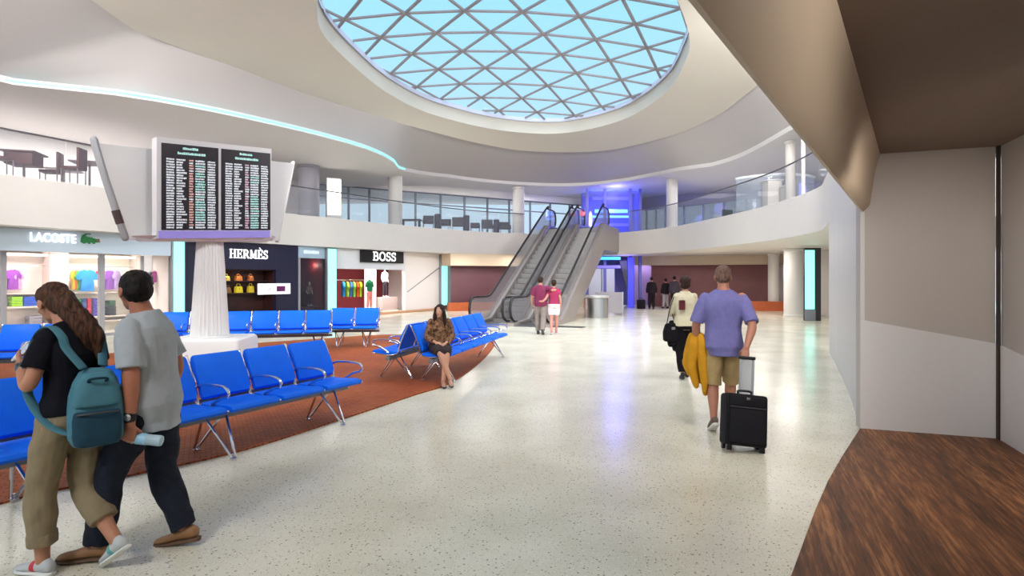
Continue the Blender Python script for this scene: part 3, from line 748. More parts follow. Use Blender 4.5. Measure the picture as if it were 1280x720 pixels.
# curved glass counter on the right balcony
gc = thing('glass_counter', 'curved pale glass counter on the upper right balcony', 'counter', (10.0, 22.3, Z1))
pts = [V((1.6 * cos(a), 1.4 * sin(a), 0)) for a in [radians(200 + 10 * k) for k in range(13)]]
mb = MB()
for k in range(len(pts) - 1): pass
mb.wall([(p.x, p.y) for p in pts], .05, 1.3, .05); mb.build('glass_front', glass('counter_glass', (196, 208, 222), .72), gc)
MB().tube([p + V((0, 0, 1.32)) for p in pts], .05, seg=8, n=2).build('top_rail', mat('counter_top', (226, 232, 238), .3), gc)
mb = MB(); mb.wall([(p.x, p.y) for p in pts], 0, .08, .06); mb.build('kick_plate', greym, gc)
ob = thing('display_plinth', 'white display plinth on the upper right balcony near the beam', 'plinth', (*up(965, 20.6), Z1))
MB().box((0, 0, .5), (.5, .5, 1.0), bev=.01).build('block', white, ob); MB().box((0, 0, 1.03), (.6, .6, .05), bev=.01).build('cap', gloss, ob)
ob = thing('display_plinth', 'low white display plinth beside the taller one on the upper right balcony', 'plinth', (*up(984, 19.9), Z1))
MB().box((0, 0, .35), (.3, .4, .7), bev=.01).build('block', white, ob); MB().box((0, 0, .73), (.36, .46, .05), bev=.01).build('cap', gloss, ob)
ob = thing('armchair', 'small black armchair at the back of the upper right balcony', 'chair', (*up(914, 27.6), Z1), .4)
MB().box((0, 0, .35), (.6, .55, .15), bev=.03).build('seat', black, ob); MB().box((0, .25, .62), (.6, .1, .5), bev=.03).build('backrest', black, ob)
for x in (-.25, .25):
    for y in (-.22, .22): MB().cyl((x, y, 0), (x, y, .28), .02, seg=8).build('leg', dark, ob)
# framed lit poster upstairs left
pp = V((xp(418, 28.0), 28.0, 0)); 
po = thing('light_box', 'bright white upright light box upstairs right of the flight board', 'light box', (xp(418, 24.4), 24.4, Z1), radians(30))
MB().box((0, .08, .95), (.62, .08, 1.72), bev=.01).build('case', gloss, po); MB().box((0, .03, 1.0), (.54, .02, 1.5)).build('lit_face', white_emit, po, smooth=False); MB().box((0, .08, .04), (.7, .3, .08)).build('foot', greym, po)
# ================================================================ shopfronts
def S(name, label, cat, px, v, z=0., group=None, rz=0.):      # thing standing in shop space under a pixel column
    p = shop_pt(su(px, v), v, z); return thing(name, label, cat, p, SRZ + rz, group)
def sz(py, px, v=0.): return zp(py, sD(px, v))
SM = Matrix.Translation(SP) @ Matrix.Rotation(SRZ, 4, 'Z')
def sbox(mb, px0, px1, z0, z1, v0, v1):
    a, b = su(px0, v0), su(px1, v0)
    mb.box(((a + b) / 2, (v0 + v1) / 2, (z0 + z1) / 2), (abs(b - a), abs(v1 - v0), z1 - z0), M=SM); return mb
def ubox(mb, u0, u1, z0, z1, v0, v1):
    mb.box(((u0 + u1) / 2, (v0 + v1) / 2, (z0 + z1) / 2), (abs(u1 - u0), abs(v1 - v0), z1 - z0), M=SM); return mb
uL, u1_, u2_, u3_, u4_, u5_, u6_ = su(-420), su(214), su(230), su(373), su(409), su(421), su(559)
navy = mat('navy_facade', (30, 30, 58), .4); cream = mat('shop_cream', (222, 206, 198), .6, noise_amt=.04); shopw = mat('shop_white', (236, 230, 228), .6)
pinkw = mat('shop_pink', (206, 184, 180), .6); shopred = mat('shop_red', (128, 36, 44), .55, noise_amt=.1); dkbrown = mat('dark_walnut', (58, 26, 24), .5, noise_amt=.2, noise_scale=4)
ltblue = mat('pale_blue_fascia', (198, 214, 230), .4)
# shell of the shops
mb = MB(); ubox(mb, uL, u1_, 0, Z0, 3.0, 3.2); ubox(mb, u1_ - .08, u1_ + .02, 0, Z0, .05, 3.0); struct('wall_shop', mb, cream, smooth=False)
mb = MB(); ubox(mb, u5_ + .02, u6_, 0, Z0, 4.0, 4.2); ubox(mb, u4_ + .12, u5_ + .02, 0, Z0, .1, 4.0); struct('wall_shop', mb, shopred, smooth=False)
mb = MB(); ubox(mb, u6_ - .15, u6_, 0, Z0, .1, 4.0); struct('wall_shop', mb, shopw, smooth=False)
mb = MB(); ubox(mb, uL, u6_, Z0 - .06, Z0 - .01, .3, 4.2); struct('ceiling', mb, shopw, smooth=False)
mb = MB(); ubox(mb, u3_, u4_, 0, Z0, 2.0, 2.2); ubox(mb, u3_ - .05, u3_ + .05, 0, Z0, .1, 2); struct('wall_shop', mb, dark, smooth=False)

# ---- light panels between the shops
def cyan_panel(label, px0, px1, py0, py1, v=-.14, pts=None):
    t = thing('light_pylon', label, 'light pylon', shop_pt(su((px0 + px1) / 2, v), v), SRZ, 'tall cyan light panels')
    D = sD((px0 + px1) / 2, v); w = abs(su(px1, v) - su(px0, v)); z0, z1 = max(.25, zp(py1, D)), min(2.86, zp(py0, D))
    MB().box((0, .06, z1 / 2), (w + .10, .12, z1 + .06), bev=.008).build('housing', greym, t)
    MB().box((0, -.01, (z0 + z1) / 2), (w, .03, z1 - z0)).build('lit_face', cyan_emit, t, smooth=False)
cyan_panel('tall cyan light panel between the crocodile sign shop and the navy shopfront', 217, 230, 300, 400)
cyan_panel('tall cyan light panel left of the black sign clothes shop', 410, 420, 310, 393)
cyan_panel('tall cyan light panel where the shops end at the dark maroon wall', 552, 559, 318, 383)
t = thing('light_pylon', 'tall cyan light panel by the right-hand wall', 'light pylon', (xp(1013, 22.4), 22.4, 0), 0, 'tall cyan light panels')
MB().box((.12, .1, 1.42), (.62, .14, 2.84), bev=.01).build('housing', dark, t); MB().box((-.01, .02, 1.6), (.36, .03, 2.3)).build('lit_face', cyan_emit, t, smooth=False); MB().box((0, .02, .22), (.4, .05, .42)).build('base_plate', greym, t, smooth=False)

# ---- crocodile shop
FV = -.55; uF = su(214, FV)
fa = thing('shop_fascia', 'pale blue fascia with white lettering and a green crocodile', 'sign', shop_pt(uL, 0), SRZ)
def inv(u, v, z): return (u - uL, v, z)
MB().box(((uF - uL) / 2, FV + .12, 2.62), (uF - uL, .2, .56), bev=.005).build('panel', ltblue, fa)
lw_ = mat('sign_white', (255, 255, 255), .4, emit=.9)
def sign_text(txt, px0, px1, py0, py1, parent, org_u, v, m, off=0., sp=1.05):
    me = text_mesh(txt, 1, .02, off, sp); xs = [q.co.x for q in me.vertices]; ys = [q.co.y for q in me.vertices]
    a, b = su(px0, v), su(px1, v); pm = (px0 + px1) / 2; z0, z1 = sz(py1, pm, v), sz(py0, pm, v)
    kx = (b - a) / (max(xs) - min(xs)); kz = (z1 - z0) / (max(ys) - min(ys)); cx = (max(xs) + min(xs)) / 2; cy = (max(ys) + min(ys)) / 2
    for q in me.vertices: x, y, z = q.co; q.co = ((a + b) / 2 - org_u + (x - cx) * kx, v - z, (z0 + z1) / 2 + (y - cy) * kz)
    me.materials.clear(); me.materials.append(m); return link('lettering', me, parent)
sign_text('LACOSTE', 38, 95, 291.5, 303, fa, uL, FV - .01, lw_, .012, 1.1)
# serif capitals drawn stroke by stroke in a unit box: (thick or thin, points)
def arc(cx, cz, rx, rz, a0, a1, n=10): return [(cx + rx * cos(radians(a0 + (a1 - a0) * k / n)), cz + rz * sin(radians(a0 + (a1 - a0) * k / n))) for k in range(n + 1)]
T_, t_ = .15, .075
GL = {'H': (.86, [(T_, [(.17, 0), (.17, 1)]), (T_, [(.69, 0), (.69, 1)]), (t_, [(.17, .5), (.69, .5)]), (t_, [(.02, .03), (.32, .03)]), (t_, [(.02, .97), (.32, .97)]), (t_, [(.54, .03), (.84, .03)]), (t_, [(.54, .97), (.84, .97)])]),
 'E': (.72, [(T_, [(.17, 0), (.17, 1)]), (t_, [(.02, .03), (.66, .03)]), (t_, [(.02, .97), (.64, .97)]), (t_, [(.17, .5), (.52, .5)]), (t_, [(.65, .0), (.65, .26)]), (t_, [(.63, .76), (.63, 1)]), (t_, [(.51, .38), (.51, .62)])]),
 'R': (.82, [(T_, [(.17, 0), (.17, 1)]), (t_, [(.02, .03), (.32, .03)]), (t_, [(.02, .97), (.4, .97)]), (.11, arc(.38, .73, .24, .24, 90, -90)), (t_, [(.17, .49), (.4, .49)]), (T_, [(.42, .48), (.74, .02)])]),
 'M': (1.0, [(t_, [(.14, 0), (.14, 1)]), (T_, [(.16, .98), (.5, .08)]), (t_, [(.5, .08), (.82, .98)]), (T_, [(.84, 0), (.84, 1)]), (t_, [(.02, .03), (.27, .03)]), (t_, [(.69, .03), (.98, .03)])]),
 'S': (.66, [(.12, arc(.32, .74, .22, .23, 20, 260) + arc(.32, .26, .24, .24, 80, -160)), (t_, [(.55, .72), (.55, .98)]), (t_, [(.07, .02), (.07, .28)])]),
 'O': (.86, [(.13, arc(.42, .5, .34, .47, 0, 360, 24))]),
 'B': (.76, [(T_, [(.17, 0), (.17, 1)]), (t_, [(.02, .03), (.42, .03)]), (t_, [(.02, .97), (.4, .97)]), (.12, arc(.38, .74, .22, .23, 90, -90)), (.13, arc(.40, .27, .26, .25, 90, -90)), (t_, [(.17, .51), (.4, .51)])])}
GL['È'] = (GL['E'][0], GL['E'][1] + [(.08, [(.26, 1.28), (.44, 1.10)])])
def serif_text(txt, px0, px1, py0, py1, parent, org_u, v, m, gap=.10):
    W = sum(GL[c][0] for c in txt) + gap * (len(txt) - 1); a, b = su(px0, v), su(px1, v); pm = (px0 + px1) / 2; z0, z1 = sz(py1, pm, v), sz(py0, pm, v)
    top = 1.3 if 'È' in txt else 1.0; kz = (z1 - z0) / top; kx = (b - a) / W; x0 = 0; mb = MB()
    for c in txt:
        for q, pts in GL[c][1]:
            for (xa, za), (xb, zb) in zip(pts, pts[1:]):
                A = V((a - org_u + (x0 + xa) * kx, 0, z0 + za * kz)); B = V((a - org_u + (x0 + xb) * kx, 0, z0 + zb * kz)); t = (B - A).normalized(); n = V((-t.z, 0, t.x)) * (q * (kx + kz) / 4)
                e = t * (.02 * kx); mb.prism([V((p.x, v - .015, p.z)) for p in (A - e - n, B + e - n, B + e + n, A - e + n)], (0, .03, 0))
        x0 += GL[c][0] + gap
    return mb.build('lettering', m, parent, smooth=False)
# crocodile emblem, head to the right with open red mouth, tail curled over its back
cr_ = [(0, .18), (.10, .05), (.20, .0), (.26, .10), (.36, .10), (.42, .0), (.50, .02), (.48, .12), (.60, .14), (.66, .02), (.74, .04), (.74, .16), (.86, .18), (1.0, .22), (1.0, .30), (.86, .30), (.80, .36), (.98, .50), (.95, .57), (.78, .52), (.70, .60), (.62, .60), (.56, .70), (.50, .62), (.44, .72), (.38, .64), (.30, .78), (.20, .74), (.30, .92), (.52, .96), (.50, 1.04), (.26, 1.02), (.08, .82), (.02, .55)]
a, b = su(101, FV) - uL, su(125, FV) - uL; zc0, zc1 = sz(305, 113, FV), sz(292.5, 113, FV)
mb = MB(); mb.prism([(a + (b - a) * x, FV - .01, zc0 + (zc1 - zc0) * y) for x, y in cr_], (0, .03, 0)); mb.build('crocodile', mat('croc_green', (22, 122, 62), .5), fa, smooth=False)
mb = MB(); mb.prism([(a + (b - a) * x, FV - .014, zc0 + (zc1 - zc0) * y) for x, y in ((.80, .33), (.98, .31), (.97, .48))], (0, .02, 0)); tag(mb.build('mouth', mat('croc_red', (206, 60, 50), .5), fa, smooth=False), 'red open mouth')
fr = thing('shop_glazing', 'grey framed glass front below the crocodile fascia', 'glazing', shop_pt(0, 0), SRZ)
mul = mat('mullion_grey', (168, 166, 172), .4, .3)
for px, w in ((-330, .1), (-150, .1), (5, .12), (128, .14), (179, .06), (213, .08)):
    MB().box((su(px), .06, 1.17), (w, .1, 2.34)).build('mullion', mul, fr, smooth=False)
pg = [-330, -150, 5, 128, 179, 213]
for p0, p1 in zip(pg, pg[1:]):
    a, b = su(p0), su(p1); MB().box(((a + b) / 2, .06, 1.2), (abs(b - a) - .1, .012, 2.26)).build('pane', shop_glass, fr, smooth=False)
MB().box(((su(-330) + u1_) / 2, .06, .04), (u1_ - su(-330), .1, .08)).build('sill', mul, fr, smooth=False)
# display wall with shelving
def shelf_unit(label, px0, px1, v, zs, m, light=True):
    a, b = su(px0, v), su(px1, v)
    t = thing('shelf_unit', label, 'shelf unit', shop_pt((a + b) / 2, v), SRZ); w = abs(b - a)
    MB().box((0, .44, 1.2), (w, .04, 2.4)).build('back_panel', m, t, smooth=False)
    for x in (-w / 2 + .02, w / 2 - .02): MB().box((x, .22, 1.2), (.04, .44, 2.4)).build('side_panel', cream, t, smooth=False)
    for z in zs: MB().box((0, .22, z), (w - .08, .42, .04)).build('shelf', cream, t, smooth=False)
    if light: MB().box((0, .15, 2.33), (w - .1, .2, .05)).build('light_bar', white_emit, t, smooth=False)
    MB().tube([(-w / 2 + .04, .18, 2.02), (w / 2 - .04, .18, 2.02)], .012, seg=8, smooth=False).build('rail', steel, t)
    return t
VS = 1.9
zsh = sz(366, 105, VS); zlo = sz(397, 105, VS)
shelf_unit('open shelf unit inside the crocodile shop at the left edge of the photo', -120, 64, VS, (.3, sz(384, 30, VS), sz(367, 30, VS)), cream)
shelf_unit('brightly lit shelf unit with hanging tees inside the crocodile shop', 84, 176, VS, (.3, zlo, zsh), mat('shop_warm', (244, 238, 220), .6))
mb = MB(); sbox(mb, 62, 86, 0, 2.86, VS - .05, VS + .5); struct('wall_shop', mb, pinkw, smooth=False)
mb = MB(); sbox(mb, 181, 212, .35, 2.3, .9, 1.0); 
nb = S('display_niche', 'bright white display niche left of the first cyan light panel', 'display', 196, .9)
w_ = abs(su(212, .9) - su(181, .9)); mb.bm.free()
MB().box((0, .1, 1.3), (w_, .1, 2.3)).build('back_panel', mat('niche_white', (250, 250, 250), .5, emit=.25), nb, smooth=False)
MB().box((0, -.1, .12), (w_, .5, .24)).build('plinth_base', shopw, nb, smooth=False)
MB().box((0, .02, 2.5), (w_, .3, .1)).build('hood', mul, nb, smooth=False)
# garments
def shirt_mesh(m, w=.46, h=.68, th=.12):
    pr = [(-.20, .0), (.20, .0), (.19, .45), (.30, .36), (.36, .46), (.22, .64), (.08, .68), (0, .65), (-.08, .68), (-.22, .64), (-.36, .46), (-.30, .36), (-.19, .45)]
    mb = MB(); rings = []
    for y, k in ((-th / 2, .82), (-th * .38, .97), (0, 1), (th * .38, .97), (th / 2, .82)):
        rings.append([V((x * k * w / .46, y, .33 * h / .68 + (z - .33) * k * h / .68)) for x, z in pr])
    return mb.loft(rings).mesh('tee_shirt', m, ang=50)
CL = {}
def cloth_mat(rgb):
    k = 'cloth_%d_%d_%d' % rgb
    return mat(k, rgb, .8, noise_amt=.15, noise_scale=8, spec=.2)
def garment(label, px, py0, py1, v, rgb, rz=0., group='garments in the crocodile shop', wk=1.0, name='hanging_shirt', vis=None):
    z1, z0 = sz(py0, px, v), sz(py1, px, v); h = z1 - z0
    t = S(name, label, 'shirt', px, v, z0, group, rz)
    me = shirt_mesh(cloth_mat(rgb), .46 * h / .68 * wk, h); link('fabric', me, t)
    MB().tube([(-.12, 0, h - .04), (0, 0, h + .03), (.12, 0, h - .04)], .008, seg=6, smooth=False).build('hanger', steel, t)
garment('blue tee hanging frontmost on the lit shelf unit', 109, 337, 364, VS - .06, (44, 140, 226), wk=.9)
garment('green tee behind the blue tee on the lit shelf unit', 100, 338, 363, VS + .05, (70, 150, 60), rz=.5, wk=.7)
garment('red tee between the yellow and green ones on the lit shelf unit', 96.5, 338, 362, VS + .08, (214, 70, 40), rz=.6, wk=.6)
garment('yellow tee leftmost on the lit shelf unit', 93, 338, 362, VS + .1, (226, 178, 40), rz=.7, wk=.6)
garment('small red top beside the grey mullion of the crocodile shop', 125, 338, 350, VS, (204, 44, 54), rz=.5)
garment('purple shirt hanging right of the grey mullion', 137, 338, 362, VS, (140, 80, 170), rz=.3, wk=.7)
garment('lilac shirt hanging beside the man\'s head in the crocodile shop', 145, 338, 362, VS + .05, (176, 150, 196), rz=.5, wk=.6)
garment('purple shirt hanging at the left of the crocodile shop', 16, 337, 362, VS, (150, 66, 172), rz=.3, wk=.75)
garment('pale pink shirt beside the purple one at the left of the shop', 22, 338, 362, VS + .06, (206, 160, 200), rz=.5, wk=.6)
garment('dark green shirt at the extreme left of the crocodile shop', 1, 338, 362, VS, (38, 90, 78), rz=.3, wk=.8)
garment('black top hanging in the white display niche', 188.5, 340, 356, .75, (26, 22, 30), rz=.6, wk=.8)
garment('magenta top hanging in the white display niche', 194, 339, 353, .72, (196, 40, 150), wk=.8)
def stack(label, px, py0, py1, v, rgb, n, wpx, group, zb=None):
    z1, z0 = sz(py0, px, v), sz(py1, px, v)
    if zb is not None: z1, z0 = zb + z1 - z0, zb
    w = abs(su(px + wpx / 2, v) - su(px - wpx / 2, v))
    t = S('folded_stack', label, 'clothes', px, v, z0, group)
    for k in range(n):
        MB().box((0, 0, (k + .5) * (z1 - z0) / n), (w, .3, (z1 - z0) / n * .94), bev=min(.02, (z1 - z0) / n * .3)).build('folded_top', cloth_mat(rgb), t)
zL = sz(384, 30, VS) + .022
G2 = 'folded tops on the shop shelves'
stack('lime green folded tops on the left shop shelf', 19, 371, 383.5, VS + .2, (150, 200, 30), 4, 14, G2, zL)
stack('royal blue folded tops beside the lime green ones', 37, 371.5, 383.5, VS + .2, (36, 78, 190), 4, 20, G2, zL)
stack('grey folded tops on the low left shelf behind the long haired woman', 42, 389, 399, VS + .2, (150, 140, 150), 3, 16, G2, .322)
for px, rgb, nm in ((97, (60, 140, 90), 'green'), (103, (70, 84, 150), 'slate blue'), (109, (208, 40, 70), 'crimson'), (116.5, (90, 70, 170), 'violet')):
    stack(nm + ' folded tops on the low shelf of the lit shelf unit', px, 374, 396.5, VS + .2, rgb, 6, 5, G2, zlo + .022)
stack('black folded tops right of the grey mullion, on the lower shelf', 138, 385, 396.5, VS + .2, (56, 52, 62), 3, 9, G2, zlo + .022)
stack('dark green folded tops right of the grey mullion, on top of the black ones', 138, 374, 381, VS + .2, (60, 90, 70), 3, 8, G2, zlo + .024 + sz(385, 138, VS + .2) - sz(396.5, 138, VS + .2))

# ---- navy shop
nf = thing('storefront', 'dark navy shopfront with white lettering and a lit bag display', 'storefront', shop_pt(u2_, 0), SRZ)
w = u3_ - u2_ - .02; wa, wb = su(272) - u2_, su(345) - u2_; z0, z1 = .45, sz(337, 308)
for c, d in ((((wa) / 2, .1, Z0 / 2), (wa, .2, Z0 - .02)), (((wb + w) / 2, .1, Z0 / 2), (w - wb, .2, Z0 - .02)), (((wa + wb) / 2, .1, (z1 + Z0) / 2), (wb - wa, .2, Z0 - z1 - .02)), (((wa + wb) / 2, .1, z0 / 2), (wb - wa, .2, z0))):
    MB().box(c, d).build('facade_panel', navy, nf, smooth=False)
MB().box(((wa + wb) / 2, .75, (z0 + z1) / 2), (wb - wa + .1, .05, z1 - z0 + .1)).build('niche_back', dkbrown, nf, smooth=False)
for x in (wa, wb): MB().box((x, .45, (z0 + z1) / 2), (.04, .6, z1 - z0 + .1)).build('niche_side', dkbrown, nf, smooth=False)
for z in (z0, z1): MB().box(((wa + wb) / 2, .45, z), (wb - wa, .6, .04)).build('niche_board', dkbrown, nf, smooth=False)
for py in (351.5, 366.5): MB().box(((wa + wb) / 2, .55, sz(py, 300, .5)), (wb - wa, .4, .03)).build('shelf', dkbrown, nf, smooth=False)
serif_text('HERMÈS', 287, 335, 309, 323, nf, u2_, -.03, lw_)
hb = 'small lit handbags in the navy shop window'
def handbag(label, px, py, rgb, v=.5, wpx=9, hpx=6.5, z=None):
    zb = sz(py + hpx / 2, px, v); h = sz(py - hpx / 2, px, v) - zb; w = abs(su(px + wpx / 2, v) - su(px - wpx / 2, v))
    t = S('handbag', label, 'bag', px, v, zb if z is None else z, hb)
    m = mat('bag_%d_%d_%d' % rgb, rgb, .5, noise_amt=.1)
    mb = MB(); mb.loft([[V((w / 2 * k * sx, .06 * sy, zz)) for sx, sy in ((-1, -1), (1, -1), (1, 1), (-1, 1))] for k, zz in ((.92, 0), (1, .03), (.85, h * .8), (.7, h))]); mb.build('body', m, t, ang=30)
    MB().tube([(-w * .25, 0, h * .95), (-w * .2, 0, h * 1.35), (w * .2, 0, h * 1.35), (w * .25, 0, h * .95)], .008, seg=6).build('strap', m, t)
    MB().box((0, -.066, h * .62), (w * .12, .012, h * .12)).build('clasp', chrome, t, smooth=False)
s1, s2 = sz(351.5, 300, .5) + .016, sz(366.5, 300, .5) + .016
handbag('pale yellow handbag on the upper shelf, leftmost of three', 282, 347, (236, 200, 96), wpx=9, hpx=6, z=s1)
handbag('tan handbag on the upper shelf, middle of three', 298, 347, (198, 120, 56), wpx=8, hpx=6, z=s1)
handbag('small tan handbag on the upper shelf, rightmost of three', 313, 347, (178, 104, 56), wpx=6, hpx=6, z=s1)
handbag('brown handbag on the lower shelf, leftmost of three', 284.5, 361, (156, 110, 60), wpx=7, hpx=7, z=s2)
handbag('bright yellow handbag on the lower shelf, middle of three', 298, 361, (240, 214, 40), wpx=9, hpx=8, z=s2)
handbag('bright yellow handbag on the lower shelf, rightmost of three', 313, 361, (232, 204, 40), wpx=7, hpx=8, z=s2)
sb = S('wall_sign', 'white rectangular showcase panel on the navy shopfront', 'sign', 343, -.04, sz(361, 343))
wv = abs(su(363) - su(323)); hv = sz(354.5, 343) - sz(368, 343)
MB().box((0, 0, 0), (wv, .05, hv), bev=.005).build('panel', mat('panel_white', (250, 250, 252), .4, emit=.5), sb)
MB().box((wv * .19, -.03, 0), (wv * .27, .02, hv * .5), bev=.005).build('purple_picture', mat('purple', (104, 22, 92), .5), sb)
mb = MB(); mb.tube([(-wv * .22, -.03, -hv * .15), (-wv * .15, -.03, 0), (-wv * .14, -.03, hv * .2)], .012, seg=6); mb.build('grey_emblem', greym, sb)

# ---- narrow dark shop with pale blue header
nf = thing('storefront', 'narrow dark shopfront with a pale blue header right of the navy one', 'storefront', shop_pt(u3_, 0), SRZ)
w = u4_ - u3_; zh = sz(323, 390)
MB().box((w / 2, .1, (zh + Z0) / 2), (w, .2, Z0 - zh - .02)).build('header', mat('header_blue', (166, 190, 210), .4), nf, smooth=False)
mb = MB(); rn = random.Random(5); x = su(379.5) - u3_; xe = su(398.5) - u3_; za, zb = sz(317.5, 389), sz(313, 389)
while x < xe:
    q_ = .02 + rn.random() * .035; mb.box((x + q_ / 2, -.015, (za + zb) / 2), (q_, .03, (zb - za) * (.8 + .2 * rn.random()))); x += q_ + .018
mb.build('lettering', mat('letter_soft', (214, 226, 232), .5, emit=.3), nf, smooth=False)
for x in (.05, w - .08): MB().box((x, .06, zh / 2), (.1, .12, zh)).build('jamb', mul if x < .1 else dark, nf, smooth=False)
MB().box((w / 2, .06, zh / 2), (w - .1, .012, zh)).build('pane', glass('dark_shop_glass', (70, 72, 86), .75), nf, smooth=False)
MB().box((w / 2, 1.0, .25), (w - .1, 1.2, .5)).build('display_base', dkbrown, nf, smooth=False)

# ---- mannequins
def mannequin(label, px, v, py0, py1, top, legs, body=(240, 236, 232), z0=None, yaw=0., legless=False):
    zb = sz(py1, px, v) if z0 is None else z0; h = sz(py0, px, v) - zb; k = h / 1.8
    t = S('mannequin', label, 'mannequin', px, v, zb, None, yaw)
    bm_ = mat('mannequin_skin', body, .4)
    mb = MB()
    mb.ell((0, 0, 1.68 * k), (.075 * k, .09 * k, .115 * k), sub=2); mb.tube([(0, 0, 1.4 * k), (0, 0, 1.6 * k)], .045 * k, seg=10)
    mb.tube([(0, 0, .85 * k), (0, 0, 1.0 * k), (0, 0, 1.15 * k), (0, 0, 1.35 * k), (0, 0, 1.44 * k)], [(.13 * k, .09 * k), (.15 * k, .1 * k), (.12 * k, .085 * k), (.17 * k, .1 * k), (.09 * k, .06 * k)], seg=16, ref=(1, 0, 0))
    for s in (-1, 1):
        mb.tube([(s * .08 * k, 0, .9 * k), (s * .10 * k, 0, .48 * k), (s * .12 * k, .02, .06 * k)], [.08 * k, .055 * k, .035 * k], seg=12)
        mb.tube([(s * .12 * k, 0, .03 * k), (s * .13 * k, -.14 * k, .02 * k)], .032 * k, seg=8)
        mb.tube([(s * .19 * k, 0, 1.40 * k), (s * .25 * k, .02, 1.12 * k), (s * .22 * k, -.06 * k, .88 * k)], [.05 * k, .04 * k, .028 * k], seg=10)
    link('body', remesh(mb, .018 * k, 2, None, bm_, 'body'), t)
    mb = MB(); mb.tube([(0, 0, .92 * k), (0, 0, 1.0 * k), (0, 0, 1.15 * k), (0, 0, 1.35 * k), (0, 0, 1.45 * k)], [(.17 * k, .12 * k), (.165 * k, .115 * k), (.15 * k, .11 * k), (.19 * k, .12 * k), (.11 * k, .08 * k)], seg=16, ref=(1, 0, 0))
    for s in (-1, 1): mb.tube([(s * .17 * k, 0, 1.39 * k), (s * .24 * k, .01, 1.18 * k)], [.07 * k, .06 * k], seg=10)
    link('shirt', remesh(mb, .02 * k, 2, None, cloth_mat(top), 'shirt'), t)
    if legs:
        mb = MB(); mb.tube([(0, 0, .86 * k), (0, 0, .97 * k)], [(.165 * k, .115 * k), (.16 * k, .11 * k)], seg=16, ref=(1, 0, 0))
        for s in (-1, 1): mb.tube([(s * .08 * k, 0, .9 * k), (s * .10 * k, 0, .48 * k), (s * .12 * k, .02, .12 * k)], [.095 * k, .07 * k, .055 * k], seg=12)
        link('trousers', remesh(mb, .02 * k, 2, None, cloth_mat(legs), 'trousers'), t)
    MB().lathe([(.001, -.015), (.22 * k, -.015), (.22 * k, .0), (.001, .0)], seg=20).build('stand', steel, t)
    return t
# ---- black sign clothes shop
hd = thing('shop_sign', 'black sign box with white serif lettering over the rear clothes shop', 'sign', shop_pt(su(477), -.1), SRZ)
wb_ = abs(su(503, -.1) - su(450, -.1)); z0, z1 = sz(328.5, 477, -.1), sz(313.5, 477, -.1)
MB().box((0, .03, (z0 + z1) / 2), (wb_, .1, z1 - z0), bev=.004).build('box', black, hd)
serif_text('BOSS', 464, 493, 315.5, 326, hd, su(477), -.025, lw_, gap=.05)
fr = thing('storefront', 'white walled open front of the clothes shop under the black sign', 'storefront', shop_pt(u5_, 0), SRZ)
w = u6_ - u5_; zh = sz(337, 470); xr = su(507) - u5_
MB().box((xr / 2, .12, (zh + Z0) / 2), (xr, .2, Z0 - zh - .02)).build('header', mat('header_white', (224, 226, 232), .5), fr, smooth=False)
MB().box(((xr + w - .1) / 2, .12, Z0 / 2), (w - .1 - xr, .2, Z0 - .02)).build('blank_wall', shopw, fr, smooth=False)
MB().box((w / 2 + .8, .0, .06), (w - 1.7, .3, .10)).build('threshold', mat('threshold_tan', (196, 150, 116), .5), fr, smooth=False)
mb = MB(); mb.tube([(xr + .15, .005, 1.0), (w - .0, -.02, 2.55)], .022, seg=6, smooth=False); mb.build('slanted_line', greym, fr)  # thin grey diagonal line across the blank wall
# rail of polo shirts
VB = 1.6
cx = su(437, VB)
cr = thing('clothes_rail', 'chrome rail of bright polo shirts in the rear clothes shop', 'clothes rail', shop_pt(cx, VB), SRZ)
zr = sz(350, 437, VB)
MB().tube([(-.95, 0, zr), (.95, 0, zr)], .02, seg=8, smooth=False).build('bar', chrome, cr)
for x in (-.95, .95): MB().cyl((x, 0, 0.0), (x, 0, zr), .018, seg=8).build('upright', chrome, cr)
for px, rgb, nm in ((429, (40, 130, 190), 'blue'), (434, (150, 190, 60), 'lime'), (438, (60, 100, 160), 'navy blue'), (442, (120, 190, 70), 'leaf green'), (446, (214, 70, 40), 'red'), (450, (150, 190, 40), 'yellow green')):
    garment(nm + ' polo shirt on the chrome rail', px, 352, 371, VB, rgb, rz=1.0, group='polo shirts on the chrome rail', wk=.9)
mannequin('mannequin in a green top and salmon trousers', 462, .9, 343, 386, (20, 100, 60), (222, 130, 124))
mannequin('white mannequin with a grey top and black trousers, on a high plinth', 481, 1.4, 333, 371, (222, 222, 224), (70, 66, 74))
pl = S('mannequin_plinth', 'pale plinth under the grey topped mannequin', 'plinth', 481, 1.4); hpl = sz(371, 481, 1.4) - .016
MB().box((0, 0, hpl / 2), (1.1, .7, hpl), bev=.01).build('block', pinkw, pl); MB().box((0, 0, .05), (1.16, .76, .08)).build('skirting', shopw, pl, smooth=False)
mb = MB()
wp = S('display_screen', 'white display screen standing behind the green topped mannequin', 'screen', 463, 1.35)
MB().box((0, 0, 1.15), (.75, .05, 2.0), bev=.01).build('panel', mat('screen_panel', (252, 248, 246), .5, emit=.2), wp); MB().box((0, 0, .06), (.8, .3, .12)).build('foot', steel, wp, smooth=False)
mannequin('dim mannequin in a tan top in the narrow dark shopfront', 387, .9, 352, 392, (150, 116, 96), (90, 50, 44), (176, 150, 130), z0=.517)
